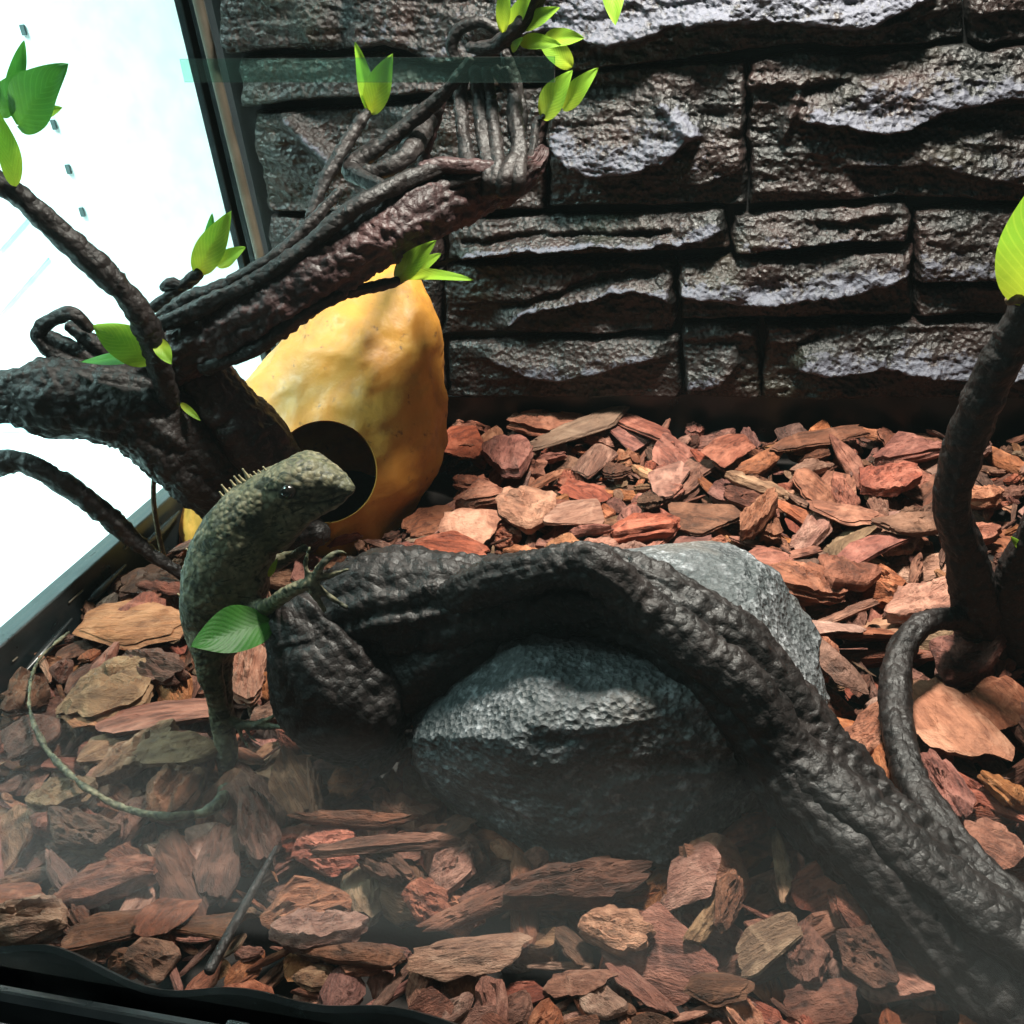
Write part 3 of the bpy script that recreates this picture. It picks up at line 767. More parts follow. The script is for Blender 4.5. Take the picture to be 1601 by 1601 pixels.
twig([(110, 510, .353, 10), (160, 545, .353, 14), (230, 590, .354, 14)], seed=40)
twig([(420, 470, .368, 9), (470, 385, .378, 9), (500, 300, .392, 9), (535, 235, .406, 9), (572, 178, .420, 8)], seed=41)     # to the paired leaf
twig([(360, 440, .356, 7), (430, 400, .362, 8), (490, 345, .374, 8), (530, 300, .384, 6)], seed=42)
twig([(320, 575, .352, 11), (400, 545, .354, 10), (460, 500, .358, 10), (530, 462, .368, 9), (600, 445, .382, 8), (628, 438, .388, 6)], seed=43)   # sweeps over the hide
twig([(620, 300, .388, 9), (560, 275, .402, 13), (552, 258, .41, 14), (600, 225, .418, 12), (650, 185, .424, 11), (700, 140, .424, 9), (735, 92, .422, 5)], seed=44)
twig([(552, 262, .412, 14), (585, 270, .408, 12), (640, 240, .418, 13), (668, 190, .446, 12), (680, 170, .45, 10)], seed=45)
twig([(660, 270, .45, 9), (666, 230, .45, 9), (680, 190, .452, 8), (690, 150, .454, 7)], M_WOOD2, 46)
for k, (x0, x1, x2, w) in enumerate(((735, 722, 728, 11), (765, 752, 742, 12), (790, 805, 775, 12), (775, 770, 760, 10), (812, 808, 790, 9))):
    twig([(x0 - 4, 300, .412, w), (x0, 275, .412, w * 1.1), (x1 + 6, 235, .424, w), (x1, 190, .434, w * .9), (x1 - 3, 150, .442, w * .8), (x2, 110, .44, w * .7)], seed=50 + k)
twig([(690, 290, .405, 9), (750, 272, .412, 11), (800, 250, .425, 10), (815, 190, .44, 9), (805, 130, .446, 9), (790, 85, .444, 9)], seed=57)
twig([(660, 262, .400, 8), (690, 258, .405, 11), (740, 262, .41, 12), (800, 262, .42, 9)], M_WOOD2, 58)
twig([(740, 305, .416, 9), (800, 284, .438, 8), (830, 245, .462, 6), (838, 195, .48, 5), (852, 180, .478, 4)], seed=59)
twig([(712, 92, .44, 7), (706, 70, .44, 8), (720, 45, .44, 8), (750, 35, .44, 7), (778, 48, .44, 7)], seed=60)
twig([(735, 75, .438, 9), (770, 72, .436, 13), (800, 52, .434, 13), (830, 15, .432, 12), (860, -40, .43, 12)], seed=61)
twig([(735, 70, .44, 6), (752, 82, .44, 7), (775, 66, .44, 6)], M_WOOD2, 62)
part_tube(LD, 'knot', [(462, 842, .372, 10), (486, 836, .368, 21), (500, 832, .366, 17)], nring=40, step=.0008, disp=bark_disp(1.0, 180, 3.0, 0, 63))
# leaves on the driftwood
leaf(LD, (28, 196), (106, 100), .312, .306, 80, M_LEAF2, (0, 0, .3), .2, .3, 5)
leaf(LD, (12, 150), (38, 62), .312, .316, 26, M_LEAF2, (.5, 0, 0), .2, .3, 6)
leaf(LD, (24, 292), (-10, 165), .312, .304, 36, M_LEAF, (.4, 0, 0), .2, .3, 7)
leaf(LD, (40, 190), (98, 168), .316, .320, 26, M_LEAF, (0, .2, .3), .2, .3, 8)
leaf(LD, (-5, 180), (40, 110), .314, .310, 44, M_LEAF2, (-.3, 0, 0), .2, .3, 9)
leaf(LD, (308, 428), (362, 330), .384, .380, 46, M_LEAF, (0, 0, .1), .15, .3, 10)
leaf(LD, (318, 408), (332, 333), .386, .388, 20, M_LEAF2, (.4, 0, 0), .1, .3, 11)
leaf(LD, (340, 416), (384, 386), .385, .384, 26, M_LEAF, (0, 0, .3), .1, .3, 12)
leaf(LD, (238, 566), (145, 508), .336, .328, 62, M_LEAF, (0, 0, .5), .15, .2, 13)
leaf(LD, (232, 562), (125, 566), .336, .330, 24, M_LEAF2, (0, 0, .9), .1, .2, 14)
leaf(LD, (244, 530), (268, 570), .335, .330, 26, M_LEAF, (0, 0, .2), .1, .2, 15)
leaf(LD, (578, 178), (555, 66), .424, .420, 28, M_LEAF, (.5, 0, 0), .1, .5, 16)
leaf(LD, (578, 178), (614, 84), .424, .418, 44, M_LEAF, (-.2, 0, .1), .15, .3, 17)
leaf(LD, (618, 438), (682, 376), .388, .384, 36, M_LEAF, (0, 0, .2), .2, .3, 18)
leaf(LD, (640, 432), (690, 396), .390, .392, 24, M_LEAF, (0, 0, .4), .2, .3, 19)
leaf(LD, (630, 434), (740, 438), .389, .380, 22, M_LEAF, (0, 0, .8), .2, .3, 20)
leaf(LD, (282, 630), (314, 658), .345, .342, 12, M_LEAF, (0, 0, .1), .1, .2, 21)
for k, (b, t, w, y) in enumerate((((848, 186), (895, 110), 44, .478), ((880, 172), (935, 106), 34, .48), ((895, 105), (840, 62), 36, .45), ((812, 66), (878, 70), 26, .436), ((850, 62), (914, 60), 30, .44),
                                  ((815, 45), (876, 12), 28, .434), ((786, 52), (792, -40), 24, .432), ((795, 50), (835, -20), 26, .434), ((800, 80), (818, 58), 14, .436))):
    leaf(LD, b, t, y, y - .006, w, M_LEAF, (0.1 * (k % 3 - 1), 0, .35), .2, .3, 30 + k)
leaf(LD, (955, -60), (962, 40), .44, .43, 40, M_LEAF, (0, 0, .2), .1, .3, 40)
twig([(850, -40, .432, 9), (900, -75, .436, 7), (955, -60, .44, 4)], seed=64)

# thin black stick against the front
st = empty('black_stick', on_y(330, 1515, .150))
tag(st, 'thin straight black stick leaning from the front rail onto the bark chips', 'stick')
A, B = on_y(328, 1516, .1445), on_z(432, 1325, .012)
V, F = tube_arrays([A, (A + B) / 2, B], [.0016, .0013, .0007], .002, 10)
link('shaft', mesh_from('shaft', V, F), M_WOOD, st)
# ------------------------------------------------------------------ bark chips
def chip_mesh(kind, seed, rings=8, sect=34):
    r = np.random.default_rng(seed)
    ph = np.linspace(0, 2 * np.pi, sect, endpoint=False)
    asp = {'flake': r.uniform(.55, .8), 'chunk': r.uniform(.5, .75), 'splinter': r.uniform(.16, .28)}[kind]
    thick = {'flake': r.uniform(.07, .11), 'chunk': r.uniform(.22, .34), 'splinter': r.uniform(.10, .16)}[kind]
    ex = r.uniform(2.2, 3.4)
    rad = 1 / (np.abs(np.cos(ph)) ** ex + np.abs(np.sin(ph)) ** ex) ** (1 / ex)
    q = np.stack([np.cos(ph) * 1.3 + seed, np.sin(ph) * 1.3, ph * 0], -1)
    rad = rad * (1 + 0.30 * fbm(q, 3, seed, .6)) * (1 + 0.05 * r.normal(size=sect))
    # a few straight breaks
    for k in range(r.integers(3, 6)):
        a = r.uniform(0, 2 * np.pi); off = r.uniform(.62, .92)
        lim = off / np.maximum(np.cos(ph - a), 1e-3)
        rad = np.where(np.cos(ph - a) > 0.05, np.minimum(rad, lim), rad)
    t = (np.arange(rings) + 1) / rings
    t = t ** 0.8
    RX = rad[None, :] * t[:, None]
    X = np.cos(ph)[None] * RX * .5; Y = np.sin(ph)[None] * RX * .5 * asp
    def surf(X, Y, sgn):
        P = np.stack([X * 4 + seed, Y * 13, np.full_like(X, sgn * 3.0)], -1)
        h = thick * .5 * (1 - 0.55 * t[:, None] ** 3)
        g = fbm(P, 4, seed + 2, .6) * .42 + ridged(np.stack([X * 3 + seed, Y * 22, X * 0 + sgn], -1), 2, seed + 6) * .34
        step = np.round(2.2 * fbm(np.stack([X * 2.2 + seed, Y * 4, X * 0 + 5 * sgn], -1), 2, seed + 8)) * .42   # delaminated layers
        return sgn * h * (1 + g + step * (1 if sgn > 0 else .4))
    cup = r.uniform(-.22, .28) * (Y / asp * 2) ** 2 * asp * .5 + r.uniform(-.10, .12) * (2 * X) ** 2 * .5
    ZT = surf(X, Y, 1) + cup; ZB = surf(X, Y, -1) + cup
    top = np.stack([X, Y, ZT], -1); bot = np.stack([X, Y, ZB], -1)
    # ragged rim: layers at different reach
    nl = 3
    rim = []
    for k in range(1, nl + 1):
        f = k / (nl + 1)
        m = 1 + 0.05 * r.normal() + 0.05 * vnoise(np.stack([ph * 4, ph * 0 + k * 7, ph * 0 + seed], -1), seed + k)
        Z = ZT[-1] * (1 - f) + ZB[-1] * f
        rim.append(np.stack([X[-1] * m, Y[-1] * m, Z], -1))
    rows = list(top) + rim + list(bot[::-1])
    V = np.array(rows)
    n = len(rows)
    Vf = np.vstack([V.reshape(-1, 3), top[0].mean(0), bot[0].mean(0)])
    Fq = grid_faces(n, sect, True)
    c0, c1 = n * sect, n * sect + 1
    Ft = [(c0, i, (i + 1) % sect) for i in range(sect)] + [(c1, (n - 1) * sect + (i + 1) % sect, (n - 1) * sect + i) for i in range(sect)]
    return Vf, Fq, Ft
KINDS = ('flake', 'chunk', 'splinter')
def sheets(lo):
    out = {}
    for k in KINDS:
        out[k] = [chip_mesh(k, 100 + 17 * i + KINDS.index(k) * 1000, *( (5, 18) if lo else (9, 40))) for i in range(8 if lo else 12)]
    return out
LOW, HIGH = sheets(True), sheets(False)
MESHES = {}
for k in KINDS:
    for i, (V, Fq, Ft) in enumerate(HIGH[k]):
        me = mesh_from('bark_' + k, V, [tuple(f[::-1]) for f in Fq] + [f for f in Ft])
        fix_normals(me)
        try: me.set_sharp_from_angle(angle=math.radians(38))
        except Exception: pass
        attr(me, 'loc', V * 0.035); attr(me, 'rnd', np.full(len(V), rng.random()))
        me.materials.append(BARK[0])
        MESHES[k, i] = me
# height field of the bed
CELL = 0.0015
X0, Y0, X1, Y1 = XL + 0.004, YF + 0.006, 0.36, YB - 0.001
NXC, NYC = int((X1 - X0) / CELL), int((Y1 - Y0) / CELL)
gx_, gy_ = np.meshgrid(X0 + (np.arange(NXC) + .5) * CELL, Y0 + (np.arange(NYC) + .5) * CELL, indexing='ij')
HT = -0.020 + 0.006 * fbm(np.stack([gx_ * 14, gy_ * 14, gx_ * 0], -1), 3, 71) + 0.010 * sstep(0.20, 0.15, gy_)
BLOCK = np.zeros_like(HT, bool)
# objects that stand in the bed keep chips out
BLOCK |= ((gx_ + 0.056) / 0.062) ** 2 + ((gy_ - 0.262) / 0.048) ** 2 < 1
BLOCK |= ((gx_ - HC[0]) / 0.058) ** 2 + ((gy_ - HC[1] - .002) / 0.052) ** 2 < 1
sp = on_z(560, 1150, 0)
BLOCK |= ((gx_ - sp[0]) / 0.020) ** 2 + ((gy_ - sp[1] - .004) / 0.014) ** 2 < 1
def cells(P):
    i = ((P[:, 0] - X0) / CELL).astype(int); j = ((P[:, 1] - Y0) / CELL).astype(int)
    ok = (i >= 0) & (i < NXC) & (j >= 0) & (j < NYC)
    return i, j, ok
def rotz(a):
    c, s = math.cos(a), math.sin(a)
    return np.array([[c, -s, 0], [s, c, 0], [0, 0, 1]])
def align(n):
    z = np.array(n) / np.linalg.norm(n)
    x = np.cross([0, 1, 0], z); x /= np.linalg.norm(x)
    return np.stack([x, np.cross(z, x), z], 1)
def low_spot(n=6, y1=None, xmax=None):
    best = None
    for _ in range(n):
        x, y = rng.uniform(X0, xmax or X1), rng.uniform(Y0, y1 or Y1)
        i, j = min(NXC - 1, int((x - X0) / CELL)), min(NYC - 1, int((y - Y0) / CELL))
        w = HT[max(0, i - 5):i + 6, max(0, j - 5):j + 6].mean()
        if best is None or w < best[0]: best = (w, x, y)
    return best[1], best[2]
ZCAP = [9.0]
def drop_chip(V, S, x, y, ang, tilt=0.22, force=False, sink=86, follow=.75):
    """rest a chip (vertices V scaled by S) on the bed; returns 3x3 rotation and location or None"""
    A = (V * S) @ rotz(ang).T + np.array([x, y, 0])
    i, j, ok = cells(A)
    if ok.mean() < (.45 if force else .92): return None
    i, j = i[ok], j[ok]
    if not force and BLOCK[i, j].mean() > .10: return None
    h = HT[i, j]
    Q = np.stack([A[ok, 0] - x, A[ok, 1] - y, np.ones(ok.sum())], 1)
    co, *_ = np.linalg.lstsq(Q, h, rcond=None)
    sx, sy = np.clip(co[:2] * follow + rng.normal(size=2) * tilt, -.8, .8)
    R = align((-sx, -sy, 1.0)) @ rotz(ang)
    A = (V * S) @ R.T + np.array([x, y, 0])
    i, j, ok = cells(A)
    if ok.sum() < 10: return None
    ii, jj = i[ok], j[ok]
    gap = HT[ii, jj] - A[ok, 2]
    z = min(np.percentile(gap, sink), ZCAP[0] - .5 * np.ptp(A[ok, 2]))
    zz = A[ok, 2] + z
    np.maximum.at(HT, (ii, jj), zz)
    for (di, dj) in ((1, 0), (0, 1), (-1, 0), (0, -1)):
        np.maximum.at(HT, (np.clip(ii + di, 0, NXC - 1), np.clip(jj + dj, 0, NYC - 1)), zz - .0004)
    return R, np.array([x, y, z])
TONE_P = [.50, .28, .12, .03, .07]
def pick_dims():
    k = rng.choice(KINDS, p=[.40, .38, .22])
    L = {'flake': rng.uniform(.015, .034), 'chunk': rng.uniform(.014, .031), 'splinter': rng.uniform(.022, .052)}[k]
    return k, L
# lower layers and the distance: one mass
SV, SF, SM, SL, SR = [], [], [], [], []
nv = 0
def add_stuff(k, vi, S, R, loc, tone):
    global nv
    V, Fq, Ft = LOW[k][vi]
    P = (V * S) @ R.T + loc
    SV.append(P); SL.append(V * 0.035); SR.append(np.full(len(V), rng.random()))
    Fa = np.vstack([np.stack([Fq[:, 0], Fq[:, 1], Fq[:, 2]], 1), np.stack([Fq[:, 0], Fq[:, 2], Fq[:, 3]], 1), np.array([f[::-1] for f in Ft])])
    SF.append(Fa + nv); SM.append(np.full(len(Fa), tone)); nv += len(V)
placed = 0
for n in range(2600):
    if placed >= 1150: break
    k, L = pick_dims(); vi = rng.integers(8)
    S = np.array([L, L, L * rng.uniform(.8, 1.3)])
    x, y = low_spot()
    r = drop_chip(LOW[k][vi][0], S, x, y, rng.uniform(0, 6.28), .25, sink=78)
    if r is None: continue
    add_stuff(k, vi, S, r[0], r[1], rng.choice(5, p=TONE_P)); placed += 1
shift = -float(np.mean(HT[~BLOCK])) - 0.0035
HT += shift
for P in SV: P[:, 2] += shift
# fine crumbs between the chips
for n in range(1500):
    k = rng.choice(KINDS, p=[.3, .3, .4]); vi = rng.integers(8)
    L = rng.uniform(.006, .013)
    S = np.array([L * (1.6 if k == 'splinter' else 1), L, L])
    r = drop_chip(LOW[k][vi][0], S, *low_spot(4), rng.uniform(0, 6.28), .3, sink=80)
    if r is not None: add_stuff(k, vi, S, r[0], r[1], rng.choice(5, p=[.36, .30, .12, .14, .08]))
# small pieces gathered along the front and left rims
for n in range(700):
    k = rng.choice(KINDS, p=[.4, .35, .25]); vi = rng.integers(8)
    L = rng.uniform(.009, .018)
    S = np.array([L * (1.5 if k == 'splinter' else 1), L, L])
    if n % 4: x, y = rng.uniform(X0, X1), rng.uniform(Y0 + .002, Y0 + .020)
    else: x, y = rng.uniform(X0 + .002, X0 + .018), rng.uniform(Y0, Y1)
    if HT[min(NXC - 1, int((x - X0) / CELL)), min(NYC - 1, int((y - Y0) / CELL))] > .004: continue
    r = drop_chip(LOW[k][vi][0], S, x, y, rng.uniform(0, 6.28), .2, sink=80)
    if r is not None: add_stuff(k, vi, S, r[0], r[1], rng.choice(5, p=TONE_P))
# single chips on top
ZCAP[0] = 0.017
TONE_WORD = ['rust red', 'dark brown', 'orange', 'tan', 'pinkish']
KIND_WORD = {'flake': 'flat bark flake', 'chunk': 'thick bark chunk', 'splinter': 'narrow bark splinter'}
def chip_object(k, vi, S, R, loc, tone, label=None):
    o = bpy.data.objects.new('bark_' + k, MESHES[k, vi])
    COL.objects.link(o)
    M = Matrix.Identity(4)
    for a in range(3):
        for b in range(3): M[a][b] = R[a][b] * S[b]
        M[a][3] = loc[a]
    o.matrix_world = M
    o.material_slots[0].link = 'OBJECT'
    o.material_slots[0].material = BARK[tone]
    if label: tag(o, label, 'bark chip')
    else:
        x, y = loc[0], loc[1]
        zone = 'lying along the front rail' if y < .180 else 'lying below the stone backdrop' if y > .475 else 'lying beside the black tray rim' if x < -.245 and y < .40 \
            else 'lying near the yellow hide' if x < -.15 and y > .36 else 'lying around the branch stump and lizard tail' if x < -.115 else 'lying around the looping vine root' if x > .035 and y < .37 \
            else 'lying close around the grey boulder' if y < .335 else 'lying in the open between boulder and backdrop'
        tag(o, TONE_WORD[tone] + ' ' + KIND_WORD[k] + ' ' + zone, 'bark chip', TONE_WORD[tone] + ' bark ' + k + ' pieces ' + zone)
    return o
HEROES = [
 (182, 1160, 120, 55, 25, 'flake', 3, 0), (205, 1190, 140, 50, 35, 'chunk', 3, 0), (285, 1185, 130, 55, 20, 'splinter', 3, 0), (90, 1245, 110, 50, 20, 'chunk', 3, 0),
 (120, 1300, 95, 60, -10, 'chunk', 1, 0), (265, 1125, 200, 60, 20, 'flake', 0, 0), (170, 1375, 150, 60, 10, 'chunk', 0, 0), (30, 1400, 90, 60, 30, 'flake', 0, 0), (180, 1460, 150, 60, 15, 'flake', 1, 0),
 (280, 1360, 120, 70, -60, 'flake', 1, 0), (60, 1150, 90, 60, 40, 'chunk', 1, 0), (130, 1130, 80, 40, -20, 'flake', 2, 0), (45, 1090, 80, 60, 60, 'chunk', 1, 0), (340, 1330, 110, 70, 70, 'flake', 1, 0), (400, 1290, 100, 70, -70, 'chunk', 1, 0), (330, 1440, 120, 80, 10, 'flake', 1, 0), (270, 1440, 90, 70, 60, 'flake', 1, 0),
 (560, 1505, 160, 38, 2, 'splinter', 1, 0), (450, 1212, 115, 55, -62, 'flake', 0, 0), (492, 1250, 95, 24, -82, 'splinter', 2, 0), (545, 1205, 60, 60, 0, 'chunk', 0, 0), (600, 1190, 70, 40, 60, 'chunk', 1, 0),
 (755, 1425, 200, 36, 27, 'splinter', 1, 0), (885, 1395, 235, 55, 17, 'chunk', 1, 0), (905, 1520, 115, 62, -10, 'flake', 4, 0), (1005, 1530, 125, 42, -35, 'flake', 4, 0), (700, 1350, 80, 60, 30, 'chunk', 0, 0), (660, 1400, 70, 60, -20, 'chunk', 0, 0), (600, 1350, 80, 50, -40, 'chunk', 1, 0),
 (1110, 1430, 95, 32, 60, 'splinter', 3, 0), (1140, 1420, 80, 50, 70, 'chunk', 1, 0), (1270, 1310, 135, 48, -58, 'chunk', 1, 0), (1290, 1385, 105, 80, 20, 'flake', 0, 0), (1330, 1435, 95, 75, -20, 'chunk', 0, 0), (1165, 1280, 85, 60, 40, 'chunk', 0, 0), (1350, 1500, 110, 70, -30, 'chunk', 1, 0), (1290, 1560, 120, 80, 10, 'flake', 1, 0), (1120, 1540, 130, 70, -20, 'flake', 1, 0), (1260, 1500, 80, 90, 60, 'chunk', 1, 0),
 (1555, 1110, 90, 75, -45, 'flake', 2, 0), (1505, 1040, 115, 72, -15, 'chunk', 0, 0), (1450, 945, 135, 80, 15, 'chunk', 0, 0), (1310, 1052, 115, 40, -30, 'splinter', 1, 0), (1290, 1000, 105, 52, -20, 'flake', 4, 0), (1360, 1150, 95, 75, 30, 'chunk', 0, 0), (1385, 1212, 85, 50, -75, 'chunk', 2, 0), (1482, 1245, 105, 62, -60, 'chunk', 0, 0), (1550, 1325, 100, 75, -20, 'flake', 0, 0), (1575, 1240, 80, 60, -40, 'chunk', 2, 0),
 (1245, 920, 115, 62, -25, 'chunk', 0, 0), (1320, 910, 95, 80, -10, 'chunk', 1, 0), (1080, 870, 115, 55, -5, 'flake', 0, 0), (1200, 866, 75, 45, 15, 'flake', 0, 0), (1000, 830, 115, 48, 10, 'chunk', 0, 0), (1110, 806, 110, 48, -10, 'flake', 1, 0), (1180, 822, 72, 30, 55, 'chunk', 2, 0), (1050, 737, 62, 45, 0, 'flake', 0, 0),
 (845, 660, 110, 52, 0, 'chunk', 0, 0), (1010, 672, 120, 26, -22, 'splinter', 0, 0), (1310, 797, 112, 48, 0, 'flake', 0, 0), (828, 806, 80, 55, -10, 'chunk', 2, 0), (755, 778, 95, 32, 10, 'chunk', 0, 0), (900, 806, 95, 45, 20, 'flake', 4, 0), (1420, 702, 112, 36, 4, 'chunk', 0, 0), (1380, 752, 72, 58, 30, 'chunk', 0, 0), (1140, 705, 80, 50, 40, 'flake', 0, 0), (1190, 720, 75, 26, 30, 'splinter', 0, 0), (1270, 690, 150, 22, 14, 'splinter', 1, 0), (880, 880, 80, 50, 10, 'chunk', 2, 0), (985, 880, 50, 60, 60, 'chunk', 4, 0), (740, 830, 95, 45, 5, 'flake', 4, 0), (700, 860, 120, 40, -5, 'flake', 0, 0), (1370, 860, 110, 40, 25, 'splinter', 0, 0), (1430, 830, 110, 40, 25, 'splinter', 1, 0), (1180, 760, 90, 40, -15, 'splinter', 3, 0), (720, 690, 70, 60, 20, 'flake', 0, 0), (800, 720, 60, 80, 75, 'chunk', 0, 0), (730, 655, 60, 40, 0, 'chunk', 0, 0),
 (382, 1055, 95, 65, 80, 'chunk', 2, 0),
 (560, 1285, 190, 22, 6, 'splinter', 1, 0), (610, 1330, 220, 28, 10, 'splinter', 1, 0), (240, 905, 90, 50, 35, 'flake', 0, 0), (260, 935, 90, 30, -12, 'splinter', 0, 0), (240, 1050, 100, 50, -25, 'chunk', 1, 0),
 (210, 985, 185, 72, -3, 'flake', 2, 'wide pale orange bark slab lying beside the black tray rim'),
 (180, 1082, 120, 105, 0, 'chunk', 3, 'round greyish tan bark lump in front of the pale orange slab'),
 (42, 1452, 140, 58, 8, 'chunk', 3, 'yellowish tan bark chunk lying against the front rail'),
 (490, 1470, 150, 70, 25, 'chunk', 4, 'jagged pale pink bark chunk standing out beside the black stick'),
 (740, 1500, 190, 58, 12, 'flake', 4, 'long half-moon pinkish bark flake lying against the front rail'),
 (955, 1455, 112, 66, -10, 'chunk', 2, 'smooth bright orange-red bark chunk in front of the grey boulder'),
 (1080, 1390, 105, 78, 0, 'flake', 4, 'star-edged dull pink bark flake in the shade before the boulder'),
 (1202, 1480, 110, 72, 10, 'flake', 3, 'rounded tan bark flake beside the foot of the arching branch'),
 (1222, 1350, 125, 30, -75, 'splinter', 3, 'straight pale tan splinter pointing from the boulder to the front rail'),
 (1490, 1130, 185, 100, -48, 'flake', 4, 'large oval peach-coloured bark flake beside the looping root'),
 (930, 715, 55, 52, 60, 'flake', 0, 'small bright red square bark flake near the yellow hide'),
 (910, 682, 180, 30, 22, 'splinter', 3, 'long curved tan splinter lying below the stone backdrop'),
 (655, 1216, 62, 52, -20, 'chunk', 3, 'yellowish stubby chip wedged between stump and grey boulder'),
]
count = 0
def place_single(k, vi, S, x, y, ang, tone, label=None, tilt=.30, force=False, sink=84, follow=.75):
    global count
    r = drop_chip(HIGH[k][vi][0], S, x, y, ang, tilt, force, sink, follow)
    if r is None: return False
    chip_object(k, vi, S, r[0], r[1], tone, label); count += 1
    return True
def in_view(x, y):
    v = CAM @ (np.array([x, y, 0]) - EYE)
    px, py = SIZE / 2 + F_PX * v[0] / v[2], SIZE / 2 - F_PX * v[1] / v[2]
    return -40 < px < SIZE + 40 and 560 < py < SIZE + 30
want = 300 - len(HEROES)
tries = 0
while count < want and tries < 4000:
    tries += 1
    k, L = pick_dims(); vi = rng.integers(12)
    x, y = low_spot(5, None, .20)
    if not in_view(x, y): continue
    S = np.array([L, L * rng.uniform(.85, 1.2), L * rng.uniform(.8, 1.2)])
    place_single(k, vi, S, x, y, rng.uniform(0, 6.28), rng.choice(5, p=TONE_P))
for (px, py, Lp, Wp, a, k, tone, label) in HEROES:
    a = math.radians(a); ca, sa = math.cos(a), math.sin(a)
    A = on_z(px - ca * Lp / 2, py + sa * Lp / 2, .006); B = on_z(px + ca * Lp / 2, py - sa * Lp / 2, .006)
    C = on_z(px - sa * Wp / 2, py - ca * Wp / 2, .006); D = on_z(px + sa * Wp / 2, py + ca * Wp / 2, .006)
    c = (A + B) / 2; d = B - A
    L = np.linalg.norm(d) * 1.08; W = abs(np.cross(np.array([d[0], d[1], 0]) / np.linalg.norm(d), D - C)[2])
    vi = rng.integers(12)
    V = HIGH[k][vi][0]
    asp = np.ptp(V[:, 1]) / np.ptp(V[:, 0])
    L /= np.ptp(V[:, 0]); wy = np.clip(W / np.ptp(V[:, 1]), .5 * L, 2.2 * L)
    S = np.array([L, wy, min(L, .036)])
    place_single(k, vi, S, c[0], c[1], math.atan2(d[1], d[0]), tone, label or None, .08, True, 88, .6)
me = mesh_from('bark_chips', np.vstack(SV), np.vstack(SF))
me.materials.clear()
for m in BARK: me.materials.append(m)
me.polygons.foreach_set('material_index', np.concatenate(SM).astype(np.int32))
attr(me, 'loc', np.vstack(SL)); attr(me, 'rnd', np.concatenate(SR))
try: me.set_sharp_from_angle(angle=math.radians(38))
except Exception: pass
so = bpy.data.objects.new('bark_chip_bed', me); COL.objects.link(so)
tag(so, 'deep bed of broken reddish bark chips and crumbs covering the tank floor', 'bark chips', kind='stuff')
print('single chips', count, 'stuff chips', placed, 'faces', len(me.polygons))

